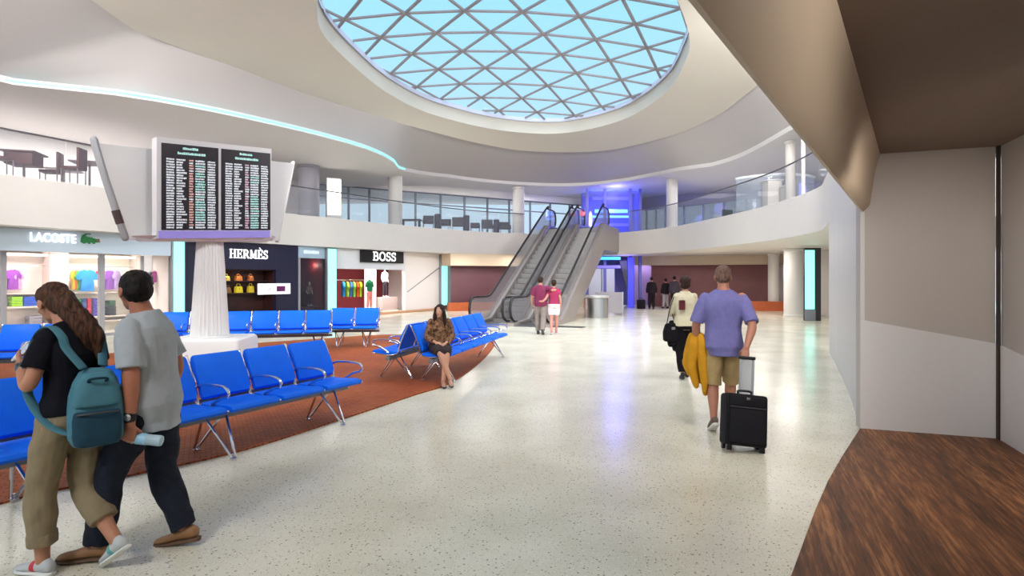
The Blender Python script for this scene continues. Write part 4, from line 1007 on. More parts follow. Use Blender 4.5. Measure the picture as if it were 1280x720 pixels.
# ================================================================ people
def N3(p, s): return noise.noise(V((p.x * s, p.y * s, p.z * s)))
def frame(yaw=0, pitch=0, roll=0): return Matrix.Rotation(yaw, 3, 'Z') @ Matrix.Rotation(-pitch, 3, 'X') @ Matrix.Rotation(roll, 3, 'Y')   # pitch > 0 looks down
TM = [(.83, .115, .10), (.90, .165, .118), (.98, .162, .112), (1.08, .150, .105), (1.2, .160, .115), (1.3, .176, .12), (1.37, .178, .112), (1.42, .145, .092), (1.455, .09, .07), (1.49, .062, .06)]
TFm = [(.83, .12, .10), (.90, .172, .122), (.98, .158, .112), (1.08, .126, .094), (1.18, .135, .104), (1.28, .152, .12), (1.36, .150, .104), (1.42, .118, .08), (1.455, .075, .06), (1.49, .050, .052)]
def lerp(a, b, t): return a + (b - a) * t

class Human:
    def __init__(h, label, loc, rz, H=1.75, fem=False, J={}, head=(0, 0, 0), skin=(206, 150, 122), group=None, vox=.007, width=1.0):
        h.s = s = H / 1.75; h.fem = fem; h.vox = vox
        sh = (.135 if fem else .165) * width; hi = .088
        d = dict(pel=(0, 0, .95), che=(0, 0, 1.30), nek=(0, -.012, 1.49), hed=(0, .018, 1.616))
        for n, sg in (('L', -1), ('R', 1)):
            d.update({'sh' + n: (sg * sh, -.012, 1.40), 'el' + n: (sg * (sh + .07), -.04, 1.11), 'wr' + n: (sg * (sh + .075), .04, .87),
                      'hi' + n: (sg * hi, 0, .90), 'kn' + n: (sg * .095, .02, .49), 'an' + n: (sg * .095, -.02, .085)})
        h.J = {k: V(v) * s for k, v in d.items()}
        for k, v in J.items(): h.J[k] = V(v)
        h.T = [(z, rx * (width if z > 1.1 else 1), ry) for z, rx, ry in (TFm if fem else TM)]
        h.root = thing('person', label, 'person', loc, rz, group)
        h.HM = frame(*head); h.skin = mat('skin_%d_%d_%d' % skin, skin, .5, noise_amt=.06, noise_scale=30)
        h.mb = MB()
    def sp(h, z):             # a point of the spine at standard height z
        J, s = h.J, h.s
        if z < .95: return J['pel'] + V((0, 0, (z - .95) * s))
        if z < 1.30: return J['pel'].lerp(J['che'], (z - .95) / .35)
        return J['che'].lerp(J['nek'], (z - 1.30) / .19)
    def ring(h, z, rx, ry, n=28, sq=2.4, dy=0):
        J = h.J; t = max(0, min(1, (z - .9) / .5))
        R = ((J['hiR'] - J['hiL']).normalized().lerp((J['shR'] - J['shL']).normalized(), t)).normalized()
        up = (h.sp(z + .02) - h.sp(z - .02)).normalized(); Fw = up.cross(R).normalized(); R = Fw.cross(up)
        c = h.sp(z) + Fw * dy; out = []
        for k in range(n):
            a = 2 * pi * k / n; ca, sa = cos(a), sin(a)
            q = (abs(ca) ** sq + abs(sa) ** sq) ** (-1 / sq)
            out.append(c + R * (ca * q * rx) + Fw * (sa * q * ry))
        return out
    def rad(h, z):
        T = h.T
        for a, b in zip(T, T[1:]):
            if z <= b[0]:
                t = max(0, (z - a[0]) / (b[0] - a[0])); return lerp(a[1], b[1], t) * h.s, lerp(a[2], b[2], t) * h.s
        return T[-1][1] * h.s, T[-1][2] * h.s
    def torso(h, mb, z0, z1, ease=0, hem=0, n=14):
        rings = []
        for k in range(n + 1):
            z = lerp(z0, z1, k / n); rx, ry = h.rad(z); e = ease + hem * max(0, 1 - (z - z0) / .35)
            rings.append(h.ring(z, rx + e, ry + e))
        mb.loft(rings)
    def limb(h, mb, side, kind, f0, f1, ease, cap=False):
        J = h.J; s = h.s
        if kind == 'arm':
            A, B, C_ = J['sh' + side], J['el' + side], J['wr' + side]; k = .86 if h.fem else 1
            prof = [(0, .056 * k), (.1, .056 * k), (.25, .050 * k), (.5, .042 * k), (.62, .044 * k), (.8, .036 * k), (1, .027 * k)]
        else:
            A, B, C_ = J['hi' + side], J['kn' + side], J['an' + side]
            prof = [(0, .080), (.12, .085), (.2, .083), (.35, .071), (.5, .058), (.62, .060), (.72, .056), (.88, .041), (1, .036)]
        def P(t): return A.lerp(B, t * 2) if t < .5 else B.lerp(C_, t * 2 - 1)
        def Rr(t):
            for a, b in zip(prof, prof[1:]):
                if t <= b[0]: return lerp(a[1], b[1], (t - a[0]) / (b[0] - a[0]))
            return prof[-1][1]
        ts = [lerp(f0, f1, i / 9) for i in range(10)]; pts = []; rs = []
        for t in ts:
            p = P(t)
            if abs(t - .5) < .12: p = p.lerp((P(t - .09) + P(t + .09)) / 2, .5)
            e = ease(t) if callable(ease) else ease
            pts.append(p); rs.append(Rr(t) * s + e)
        mb.tube(pts, rs, seg=16, n=3, round_cap=cap)
    def head(h, mb):
        s = h.s * (1.0 if not h.fem else .95); c = h.J['hed']; M3 = h.HM
        M = Matrix.Translation(c) @ M3.to_4x4() @ Matrix.Scale(s, 4); h.HD = M
        e = lambda p, r, sub=3: mb.ell(p, r, M, sub)
        e((0, -.014, .030), (.076, .096, .085)); e((0, .024, -.018), (.064, .073, .086)); e((0, .034, -.068), (.050, .056, .042)); e((0, .078, -.092), (.024, .020, .019), 2)
        e((0, .086, .026), (.050, .014, .011), 2)
        for sg in (-1, 1):
            e((sg * .036, .066, -.022), (.024, .024, .022), 2); e((sg * .079, -.006, -.006), (.011, .022, .033), 2); e((sg * .080, -.004, -.030), (.009, .012, .012), 2)
        e((0, .092, -.054), (.023, .012, .006), 2); e((0, .091, -.066), (.021, .012, .007), 2)
        t = lambda p: M @ V(p)
        mb.tube([t((0, .090, .020)), t((0, .108, -.006)), t((0, .114, -.024))], [.008 * s, .011 * s, .014 * s], seg=8)
        for sg in (-1, 1): e((sg * .013, .098, -.028), (.009, .012, .008), 2)
        nk = h.J['nek']; r = (.046 if h.fem else .057) * h.s
        mb.tube([nk - V((0, 0, .05 * h.s)), nk.lerp(t((0, -.02, -.06)), .5), t((0, -.015, -.03))], [r * 1.25, r, r * .95], seg=16)
    def eyes(h, iris=(60, 40, 30)):
        for sg in (-1, 1):
            e = MB().ell((sg * .031, .087, .008), (.013, .011, .0095), h.HD, 2).build('eye', mat('eye_white', (232, 228, 224), .2), h.root)
            MB().ell((sg * .031, .0965, .008), (.0062, .003, .0062), h.HD, 2).build('iris', mat('iris_%d' % iris[0], iris, .2), e)
    def hand(h, mb, side, d=None, n=None, curl=.5, thumb=.4, spread=.06, k=1.):
        J = h.J; W = J['wr' + side]; s = h.s * (.9 if h.fem else 1) * k
        d = (W - J['el' + side]).normalized() if d is None else V(d).normalized()
        n = V(n) if n is not None else V((1, 0, 0)) * (1 if side == 'L' else -1)        # palm normal
        n = (n - d * n.dot(d)).normalized(); l = n.cross(d) * (1 if side == 'R' else -1)
        if side == 'L': l = d.cross(n) * 1
        else: l = n.cross(d)
        # thumb side = l
        mb.tube([W - d * .02, W + d * .02 * s, W + d * .055 * s, W + d * .088 * s], [(.026 * s, .019 * s), (.032 * s, .017 * s), (.040 * s, .015 * s), (.038 * s, .012 * s)], seg=14, ref=l)
        for i, (off, ln) in enumerate(((.029, .070), (.010, .079), (-.010, .073), (-.028, .057))):
            p = W + d * (.084 - .004 * abs(i - 1)) * s + l * off * s; dr = (d + l * (off / .03) * spread).normalized(); pts = [p - d * .015 * s]
            cu = curl[i] if isinstance(curl, (list, tuple)) else curl
            a = 0; q = p; pts.append(q)
            for f, kk in ((.45, .6), (.31, 1.0), (.24, .8)):
                a += cu * kk; q = q + (dr * cos(a) + n * sin(a)) * ln * f * s; pts.append(q)
            mb.tube(pts, [.0092 * s, .0092 * s, .0086 * s, .008 * s, .0068 * s], seg=8, n=3)
        p = W + d * .022 * s + l * .024 * s; dt = (d * .75 + l * .6 + n * (.2 + thumb)).normalized(); d2 = (d * .9 + l * (.1) + n * (.2 + thumb * 1.4)).normalized()
        mb.tube([p - dt * .01, p + dt * .036 * s, p + dt * .036 * s + d2 * .03 * s, p + dt * .036 * s + d2 * .052 * s], [.014 * s, .012 * s, .010 * s, .008 * s], seg=8, n=3)
        h.grip = W + d * .085 * s + n * .028 * s
        return d, n, l
    def body(h, arms='LR', legs='LR', z0=.83):
        mb = h.mb; h.torso(mb, z0, 1.49)
        for a in 'LR':
            h.limb(mb, a, 'arm', 0, 1, 0, True); h.limb(mb, a, 'leg', 0, 1, 0, True)
        h.head(mb)
    def finish(h, sm=2): link('body', remesh(h.mb, h.vox, sm, None, h.skin, 'body'), h.root)
    def fold(h, amp, sc=9., zs=.55):
        o = random.random() * 50
        return lambda p: amp * (noise.noise(V((p.x * sc + o, p.y * sc, p.z * sc * zs))) + .5 * noise.noise(V((p.x * sc * 2.3, p.y * sc * 2.3 + o, p.z * sc * 1.6))))
    def shirt(h, name, m, z0=.90, z1=1.485, ease=.016, hem=.01, sleeve=.36, se=.018, amp=.007, vox=None, flare=.012, collar=False):
        mb = MB(); h.torso(mb, z0, z1, ease, hem)
        for a in 'LR':
            if sleeve: mb.ell(h.J['sh' + a] - V((0, 0, .010)), [.057 * h.s + se * .5] * 3, None, 3)
            if sleeve: h.limb(mb, a, 'arm', 0, sleeve, (lambda t: se * min(1, .35 + 4 * t) + flare * t / sleeve))
        o = link(name, remesh(mb, vox or h.vox, 3, h.fold(amp), m, name), h.root)
        if collar:
            nk = h.sp(1.475); up = (h.J['nek'] - h.J['che']).normalized(); r = (.064 if not h.fem else .054) * h.s
            pts = [nk + V((r * 1.12 * sin(a), r * 1.1 * -cos(a) + .004, .0)) + up * (.012 * h.s) * -cos(a) for a in [radians(-165 + 330 * k / 24) for k in range(25)]]
            mb = MB(); mb.tube(pts, [(.007, .022)] * 25, seg=8, n=1, ref=None); mb.build('collar', m, o)
        return o
    def trousers(h, name, m, top=1.0, f1=.97, ease=.014, low=.02, amp=.008, vox=None, z0=.84):
        mb = MB(); h.torso(mb, z0, top, ease)
        for a in 'LR': h.limb(mb, a, 'leg', 0, f1 if not isinstance(f1, dict) else f1[a], (lambda t: lerp(ease, low, t)))
        return link(name, remesh(mb, vox or h.vox, 3, h.fold(amp, 10, .9), m, name), h.root)
    def shoe(h, side, m, sole, yaw=0., pitch=0., L=.285, trim=None, low=False):
        a = h.J['an' + side]; s = h.s * (.9 if h.fem else 1)
        M = Matrix.Translation(a) @ Matrix.Rotation(yaw, 4, 'Z') @ Matrix.Rotation(-pitch, 4, 'X') @ Matrix.Translation((0, 0, -.078 * h.s))
        def rg(y, w, z0, z1, n=16): return [M @ V((w * cos(2 * pi * k / n) * s, y * s, lerp(z0, z1, .5 + .5 * sin(2 * pi * k / n)) * s)) for k in range(n)]
        L0 = -.075
        u = [(-.078, .018, .03, .06), (-.07, .032, .02, .085), (-.03, .038, .016, .088 if low else .11), (.02, .038, .016, .09 if low else .10), (.07, .042, .016, .075), (.12, .046, .014, .058), (.165, .043, .014, .05), (.195, .03, .016, .042), (.205, .012, .02, .034)]
        mb = MB(); mb.loft([rg(*q) for q in u]); o = mb.build('shoe', m, h.root, ang=60)
        mb = MB(); mb.loft([rg(y * 1.03, w * 1.06, -.008, .022, 16) for y, w in ((-.08, .018), (-.07, .033), (-.02, .037), (.05, .038), (.12, .047), (.17, .043), (.198, .028), (.208, .012))]); mb.build('sole', sole, o, ang=60)
        if trim: 
            mb = MB(); mb.loft([rg(y, w, z0 - .002, z1 + .003) for y, w, z0, z1 in ((.03, .0405, .016, .098), (.05, .0425, .016, .088), (.062, .0435, .016, .083))]); mb.build('strap', trim, o, ang=60)
        return o
    def hair_short(h, m, k=1.0, back=.0, amp=.004, vox=.006, low=False):
        mb = MB(); M = h.HD
        mb.ell((0, -.022, .040), (.083 * k, .098 * k, .086 * k), M); mb.ell((0, -.042, .0), (.079 * k, .080 * k, .078 * k), M)
        if low: mb.ell((0, -.066, -.05), (.056, .04, .05), M)
        return link('hair', remesh(mb, vox, 2, h.fold(amp, 45, .5), m, 'hair'), h.root)

def hairmat(n, rgb, rgb2): return mat(n, rgb, .55, rgb2=rgb2, noise_scale=9, stretch=(9, 9, 1.2), bump=.3, bump_scale=30, spec=.18)
shoe_white = mat('sole_white', (226, 224, 220), .6)

# ---------------------------------------------------------------- strolling woman with the backpack
GX, GD, GR = -2.50, 3.25, radians(72)
g = Human('woman with long brown hair in black tee and rolled khaki trousers looking at her phone', (GX, GD, 0), GR, 1.66, True, dict(
    pel=(0, -.03, .905), che=(0, -.025, 1.225), nek=(0, .035, 1.405), hed=(-.01, .11, 1.51),
    hiL=(-.088, -.02, .86), knL=(-.09, .09, .47), anL=(-.085, .08, .085), hiR=(.088, -.03, .86), knR=(.09, .02, .455), anR=(.085, -.25, .17),
    elL=(-.215, -.01, 1.06), wrL=(-.13, .19, 1.18), elR=(.215, .05, 1.06), wrR=(.06, .25, 1.13)), head=(radians(-8), radians(24), radians(-4)), skin=(186, 128, 100), vox=.0055, width=.94)
g.body(); g.hand(g.mb, 'L', d=(.35, .75, .5), n=(.7, -.2, .1), curl=.55, thumb=.25); gL = g.grip; g.hand(g.mb, 'R', d=(-.5, .75, .25), n=(-.3, -.3, .9), curl=.45); g.finish(); g.eyes()
g.shirt('shirt', mat('black_tee', (20, 20, 28), .85, spec=.15, noise_amt=.2), z0=.95, ease=.010, hem=.006, sleeve=.30, se=.014, amp=.006)
kh = mat('khaki', (146, 130, 104), .85, noise_amt=.12, noise_scale=14, bump=.15, bump_scale=60, spec=.15)
tr = g.trousers('trousers', kh, top=1.0, f1={'L': .86, 'R': .80}, ease=.008, low=.026, amp=.011)
for sd, f in (('L', .84), ('R', .78)):
    mb = MB(); A, B = g.J['kn' + sd], g.J['an' + sd]; t = f * 2 - 1
    mb.tube([A.lerp(B, t - .10), A.lerp(B, t + .0), A.lerp(B, t + .075)], [.070, .073, .072], seg=18, round_cap=False); link('rolled_cuff', remesh(mb, .0055, 2, g.fold(.006, 16), kh, 'rolled_cuff'), tr)
sn = mat('sneaker_grey', (196, 198, 200), .6); teal_t = mat('sneaker_teal', (96, 176, 172), .6)
g.shoe('L', sn, shoe_white, yaw=radians(6), pitch=0, trim=mat('sneaker_red', (206, 50, 60), .6)); g.shoe('R', sn, shoe_white, yaw=radians(-4), pitch=radians(34), trim=teal_t)
hb_ = hairmat('hair_brown', (92, 58, 40), (44, 28, 22))
mb = MB(); M = g.HD
mb.ell((0, -.024, .042), (.086, .100, .086), M); mb.ell((0, -.060, -.02), (.076, .06, .08), M)
hd_ = lambda p: M @ V(p)
for dx, dy, r in ((0, 0, .052), (-.028, .012, .034), (.03, .0, .036), (.012, -.02, .03)):
    mb.tube([hd_((dx, -.06 + dy, .045)), hd_((dx * 1.2, -.105 + dy, -.01)), hd_((dx * 1.3 + .01, -.125 + dy, -.09)), V((dx * 1.3 + .03, -.125 + dy, 1.35)), V((dx * 1.1 + .045, -.13 + dy, 1.27)), V((dx * .7 + .05, -.125 + dy, 1.195))], [(r * .8, .034), (r * .85, .036), (r * .85, .034), (r * .8, .03), (r * .62, .022), (r * .2, .008)], seg=14, ref=(1, 0, 0))
hr = link('hair', remesh(mb, .006, 2, (lambda p: .006 * noise.noise(V((p.x * 55, p.y * 40, p.z * 7))) + .004 * noise.noise(V((p.x * 120, p.y * 90, p.z * 10)))), hb_, 'hair'), g.root)
MB().tube([hd_((.0, -.118, .035)), hd_((.04, -.108, .032)), hd_((.072, -.07, .036))], [(.006, .012)] * 3, seg=8).build('hair_band', mat('hair_band', (30, 22, 22), .6), hr)
mb = MB(); W, E = g.J['wrL'], g.J['elL']; mb.tube([W + (E - W).normalized() * .035, W + (E - W).normalized() * .055], .031, seg=14, smooth=False); mb.build('bracelet', mat('bracelet', (90, 92, 96), .3, .6), g.root)
# phone (held, so a thing of its own)
GM = Matrix.Translation((GX, GD, 0)) @ Matrix.Rotation(GR, 4, 'Z')
pc = GM @ (gL + V((.012, .025, .022)))
ph = thing('phone', 'white mobile phone in the hand of the long haired woman', 'phone', pc, GR + radians(20)); ph.rotation_euler = (radians(38), 0, GR + radians(25))
MB().box((0, 0, 0), (.066, .010, .135), bev=.004).build('case', mat('phone_white', (240, 240, 244), .3), ph); MB().box((0, -.0056, .004), (.058, .002, .108)).build('screen', mat('phone_screen', (200, 214, 232), .2, emit=.6), ph, smooth=False); MB().box((0, -.006, -.059), (.012, .002, .008), bev=.0008).build('button', greym, ph)

# backpack
teal = mat('teal_canvas', (76, 126, 142), .75, noise_amt=.12, noise_scale=16, bump=.12, bump_scale=90, spec=.2); dteal = mat('dark_teal_canvas', (34, 66, 84), .75, noise_amt=.12, noise_scale=16, spec=.2)
bp = thing('backpack', 'teal backpack with dark lower pocket on the long haired woman\'s back', 'backpack', (GX, GD, 0), GR)
def bag_rings(c, prof, lean=0):
    return [[c + V((w * abs(cos(a)) ** .55 * (1 if cos(a) > 0 else -1), d * abs(sin(a)) ** .6 * (1 if sin(a) > 0 else -1) - lean * z, z)) for a in [2 * pi * k / 28 for k in range(28)]] for z, w, d in prof]
bc = V((-.012, -.225, .735))
mb = MB(); mb.loft(bag_rings(bc, [(0, .08, .05), (.01, .125, .085), (.05, .148, .105), (.16, .152, .11), (.28, .142, .10), (.36, .122, .085), (.41, .09, .06), (.43, .04, .02)], -.06)); link('body', remesh(mb, .008, 2, lambda p: .006 * N3(p, 11), teal, 'body'), bp)
mb = MB(); mb.loft(bag_rings(bc + V((0, -.062, .01)), [(0, .09, .04), (.015, .125, .062), (.06, .134, .068), (.15, .134, .066), (.19, .126, .058), (.2, .11, .04)], -.06)); link('front_pocket', remesh(mb, .007, 2, lambda p: .004 * N3(p, 14), dteal, 'front_pocket'), bp)
mb = MB(); mb.loft(bag_rings(bc + V((0, -.034, .23)), [(0, .130, .072), (.02, .134, .076), (.1, .124, .07), (.15, .10, .06), (.18, .07, .035)], -.06)); link('top_flap', remesh(mb, .007, 2, lambda p: .005 * N3(p, 13), teal, 'top_flap'), bp)
MB().tube([bc + V((-.11, -.112, .195)), bc + V((0, -.135, .20)), bc + V((.11, -.112, .195))], .005, seg=6).build('zip', dark, bp)
MB().tube([bc + V((-.045, -.08, .36)), bc + V((-.04, -.115, .385)), bc + V((.04, -.115, .385)), bc + V((.045, -.08, .36))], [(.011, .006)] * 4, seg=8).build('grab_handle', dteal, bp)
RB = Matrix.Translation(bc) @ Matrix.Rotation(radians(-30), 4, 'Z') @ Matrix.Diagonal((.84, .92, .98, 1)) @ Matrix.Translation(-bc)
for ch in bp.children: ch.data.transform(RB)
for sg in (-1, 1):
    top = bc + V((sg * .055, .02, .43))
    x = sg * .105
    pts = [top, V((x * .93, -.125, 1.27)), V((x, -.10, 1.335)), V((x * 1.05, -.03, 1.385)), V((x * 1.08, .055, 1.355)), V((x * 1.2, .105, 1.25)), V((x * 1.5, .10, 1.10)), V((x * 1.65, .02, .97)), V((x * 1.5, -.10, .86)), bc + V((sg * .10, .02, .07))]
    MB().tube(pts, [(.026, .008)] * 9 + [(.014, .006)], seg=10, n=5, ref=(1, .0, 0)).build('shoulder_strap', teal, bp)

# ---------------------------------------------------------------- strolling man in grey
MX, MD, MR = -2.17, 3.47, radians(92)
m2 = Human('man in pale grey tee and dark jeans strolling away beside the woman with the backpack', (MX, MD, 0), MR, 1.74, False, dict(
    che=(0, .02, 1.27), nek=(0, .05, 1.455), hed=(0, .10, 1.575), shL=(-.152, .04, 1.365), shR=(.152, .04, 1.365), hiL=(-.09, 0, .88), knL=(-.10, .19, .49), anL=(-.095, .26, .087), hiR=(.09, -.01, .88), knR=(.095, .0, .47), anR=(.09, -.15, .10),
    elL=(-.215, -.01, 1.085), wrL=(-.225, -.01, .83)), head=(radians(-36), radians(6), 0), skin=(176, 112, 86), vox=.0055, width=.90)
m2.body(); dL, nL, lL = m2.hand(m2.mb, 'L', d=(.02, .12, -1), n=(.95, .1, 0), curl=[.95, 1.0, 1.0, 1.0], thumb=.5); mg = m2.grip; m2.hand(m2.mb, 'R', curl=.35); m2.finish(); m2.eyes()
gt = mat('grey_tee', (172, 178, 184), .85, noise_amt=.06, noise_scale=30, spec=.15)
m2.shirt('shirt', gt, z0=.76, ease=.019, hem=.026, sleeve=.40, se=.018, amp=.009, flare=.012)
m2.trousers('jeans', mat('dark_denim', (34, 38, 52), .8, noise_amt=.25, noise_scale=24, spec=.2), top=.97, f1=.98, ease=.013, low=.034, amp=.012)
tan = mat('tan_leather', (150, 108, 70), .55, noise_amt=.1)
m2.shoe('L', tan, mat('sole_brown', (96, 70, 50), .7), yaw=radians(8)); m2.shoe('R', tan, MATS['sole_brown'], yaw=radians(-6), pitch=radians(10))
m2.hair_short(hairmat('hair_black', (34, 26, 24), (14, 11, 11)), 1.03, amp=.005)
W, E = m2.J['wrL'], m2.J['elL']; u = (E - W).normalized()
mb = MB(); mb.tube([W + u * .03, W + u * .055], [(.036, .032)] * 2, seg=16, smooth=False); wt = mb.build('watch_strap', black, m2.root)
MB().ell(W + u * .042 + V((-.034, -.004, 0)), (.008, .02, .02), None, 2).build('watch_face', steel, wt)
MM = Matrix.Translation((MX, MD, 0)) @ Matrix.Rotation(MR, 4, 'Z')
bt = thing('water_bottle', 'clear plastic water bottle in the left hand of the man in grey', 'bottle', MM @ (mg + V((.004, .0, -.004))), 0); bt.rotation_euler = (radians(98), 0, MR + radians(4))
wat = glass('bottle_plastic', (196, 222, 236), .35, .15)
mb = MB(); mb.lathe([(.001, -.055), (.012, -.055), (.013, -.03), (.024, -.02), (.031, .005), (.031, .05), (.0295, .055), (.031, .06), (.031, .10), (.0295, .105), (.031, .11), (.031, .155), (.028, .165), (.02, .168), (.001, .162)], seg=20); mb.build('body', wat, bt)
mb = MB(); mb.lathe([(.001, -.075), (.0145, -.075), (.0145, -.053), (.001, -.053)], seg=16); mb.build('cap', mat('cap_white', (236, 240, 244), .4), bt)
mb = MB(); mb.lathe([(.0315, .03), (.0322, .03), (.0322, .085), (.0315, .085)], seg=20); mb.build('wrapper', mat('label_blue', (150, 200, 226), .4), bt)

# ---------------------------------------------------------------- man in lilac shirt with the suitcase
TX, TD, TR = 2.28, 6.22, radians(-14)
m3 = Human('man in lilac shirt and khaki shorts walking away with a black suitcase', (TX, TD, 0), TR, 1.80, False, dict(
    pel=(0, 0, .975), hed=(0.0, .03, 1.665), hiL=(-.095, 0, .925), knL=(-.105, .03, .51), anL=(-.105, -.10, .15), hiR=(.095, .02, .925), knR=(.10, .20, .52), anR=(.10, .30, .087),
    elL=(-.285, -.02, 1.14), wrL=(-.255, .10, .93), elR=(.275, -.18, 1.16), wrR=(.185, -.345, .945)), head=(0, radians(4), 0), skin=(182, 124, 100), vox=.007, width=1.1)
m3.body(); m3.hand(m3.mb, 'L', d=(.1, .8, -.5), n=(.8, -.2, -.3), curl=.6); m3.hand(m3.mb, 'R', d=(-.2, -.35, -.92), n=(.0, .9, -.35), curl=[1.15] * 4, thumb=.6); tg = m3.grip; m3.finish(); m3.eyes()
m3.shirt('shirt', mat('lilac_shirt', (120, 118, 176), .8, noise_amt=.08, noise_scale=40, spec=.2), z0=.80, ease=.022, hem=.022, sleeve=.45, se=.011, amp=.010, flare=.016, collar=True)
m3.trousers('shorts', mat('khaki_shorts', (176, 152, 108), .85, noise_amt=.1, noise_scale=14, spec=.15), top=.98, f1=.52, ease=.014, low=.045, amp=.010)
bsh = mat('sandal_brown', (106, 84, 74), .6, noise_amt=.1)
m3.shoe('L', bsh, shoe_white, pitch=radians(28), yaw=radians(6), low=True); m3.shoe('R', bsh, shoe_white, low=True, yaw=radians(-8))
m3.hair_short(hairmat('hair_greybrown', (134, 106, 94), (84, 62, 56)), 1.0, amp=.003)
# suitcase: tilted towards the man who pulls it
sx, sy = 2.20, 5.50
su_ = thing('suitcase', 'black upright wheeled suitcase pulled by the man in the lilac shirt', 'suitcase', (sx, sy, 0.0), radians(-3)); su_.rotation_euler = (radians(-12), radians(5), radians(-6))
sb_ = mat('suitcase_black', (20, 19, 26), .75, noise_amt=.2, noise_scale=50, bump=.1, bump_scale=200, spec=.25)
MB().box((0, 0, .292), (.385, .235, .484), bev=.035, seg=3).build('shell', sb_, su_)
MB().box((0, -.125, .24), (.33, .05, .32), bev=.02, seg=2).build('lower_pocket', sb_, su_); MB().box((0, -.125, .462), (.33, .04, .10), bev=.018, seg=2).build('upper_pocket', sb_, su_)
MB().tube([(-.165, -.152, .408), (.165, -.152, .408)], .005, seg=6, smooth=False).build('zip', dark, su_)
MB().box((0, -.148, .49), (.035, .008, .022), bev=.003).build('badge', steel, su_)
mb = MB(); mb.tube([(-.06, -.02, .53), (-.055, -.02, .565), (.055, -.02, .565), (.06, -.02, .53)], .011, seg=8); mb.build('carry_grip', black, su_)
hm = mat('handle_alu', (186, 190, 198), .35, .6)
for x in (-.062, .062): MB().box((x + .045, .085, .70), (.020, .014, .38)).build('handle_tube', hm, su_, smooth=False)
MB().box((.045, .088, .70), (.104, .006, .36)).build('handle_web', glass('handle_web', (170, 176, 186), .45, .4), su_, smooth=False)
MB().box((.045, .085, .90), (.165, .036, .034), bev=.012).build('handle_grip', black, su_)
for x in (-.155, .155): MB().cyl((x - .015, .09, .032), (x + .015, .09, .032), .032, seg=18).build('wheel', rubber, su_)
for x in (-.15, .15): MB().box((x, -.09, .03), (.05, .03, .055), bev=.006).build('foot', rubber, su_)
# yellow jacket hanging over his left forearm
TMx = Matrix.Translation((TX, TD, 0)) @ Matrix.Rotation(TR, 4, 'Z')
jk = thing('jacket', 'mustard yellow jacket draped over the left forearm of the man in the lilac shirt', 'jacket', (TX, TD, 0), TR)
W, E = m3.J['wrL'], m3.J['elL']; mid_ = W.lerp(E, .22)
mb = MB()
for dx, dy, r0, zl, w in ((-.03, -.03, .05, .48, .06), (.0, .03, .055, .52, .07), (.04, -.02, .05, .40, .055), (.03, -.06, .045, .43, .05), (-.05, .05, .045, .62, .055)):
    c = mid_ + V((dx, dy, -.02))
    mb.tube([c + V((0, 0, .055)), c + V((dx * .4, dy * .5 - .01, -.04)), V((c.x + dx * .9, c.y + dy * .4 - .02, lerp(c.z, zl, .55))), V((c.x + dx * .5 + .03, c.y + dy * .2 - .02, zl))], [(w * .75, .04), (w * .95, .05), (w * .95, .05), (w * .55, .03)], seg=14, ref=(1, .3, 0))
mb.tube([mid_ + V((-.04, -.02, .045)), mid_ + V((.0, .0, .05)), mid_ + V((.05, .0, .045))], [.03, .035, .03], seg=12)
link('fabric', remesh(mb, .007, 3, lambda p: .012 * noise.noise(V((p.x * 22, p.y * 22, p.z * 5))), mat('mustard', (206, 148, 34), .8, noise_amt=.12, noise_scale=10, spec=.2), 'fabric'), jk)
c = mid_ + V((-.06, .02, -.12)); mb = MB(); mb.tube([c, c + V((-.05, -.01, -.12)), c + V((-.02, -.02, -.26))], [(.045, .03), (.05, .03), (.035, .025)], seg=12); link('sleeve', remesh(mb, .007, 2, lambda p: .006 * N3(p, 18), MATS['mustard'], 'sleeve'), jk)

# ---------------------------------------------------------------- woman in beige cardigan
WX, WDp = 2.84, 9.45
w4 = Human('woman with short dark curly hair in cream top and black trousers walking away', (WX, WDp, 0), radians(-8), 1.70, True, dict(
    anL=(-.05, -.06, .10), knL=(-.07, .02, .48), anR=(.06, .22, .085), knR=(.08, .15, .49), elL=(-.225, .03, 1.08), wrL=(-.17, .22, 1.04), elR=(.215, .05, 1.08), wrR=(.12, .24, 1.0)), skin=(190, 140, 116), vox=.008)
w4.body(); w4.hand(w4.mb, 'L', curl=.6); w4.hand(w4.mb, 'R', curl=.6); w4.finish(); w4.eyes()
w4.shirt('cardigan', mat('cream_knit', (206, 198, 172), .9, noise_amt=.08, noise_scale=60, spec=.1), z0=.90, ease=.02, hem=.015, sleeve=.9, se=.016, amp=.008, flare=.004)
bk = mat('black_cloth', (20, 18, 24), .85, spec=.15)
w4.trousers('trousers', bk, top=1.0, f1=.97, ease=.018, low=.03, amp=.008)
w4.shoe('L', black, black, pitch=radians(12)); w4.shoe('R', black, black)
mb = MB(); M = w4.HD; mb.ell((0, -.02, .04), (.10, .112, .098), M); mb.ell((0, -.05, -.03), (.088, .075, .075), M)
link('hair', remesh(mb, .007, 1, lambda p: .010 * N3(p, 38), hairmat('hair_darkbrown', (62, 40, 34), (26, 16, 16)), 'hair'), w4.root)
hbg = thing('handbag', 'black shoulder bag on the left side of the woman in the cream top', 'bag', (WX - .235, WDp - .03, .62), radians(10))
mb = MB(); mb.loft(bag_rings(V((0, 0, 0)), [(0, .10, .05), (.02, .13, .075), (.15, .135, .075), (.27, .11, .055), (.30, .08, .03)])); link('body', remesh(mb, .008, 2, lambda p: .006 * N3(p, 14), bk, 'body'), hbg)
MB().tube([(-.08, 0, .28), (-.02, .0, .55), (.08, .02, .79), (.11, .05, .74), (.04, .06, .5), (.08, .02, .28)], [(.014, .006)] * 6, seg=8, ref=(0, 1, 0)).build('strap', black, hbg)
MB().box((0, -.078, .22), (.06, .012, .04), bev=.004).build('flap_clasp', steel, hbg)
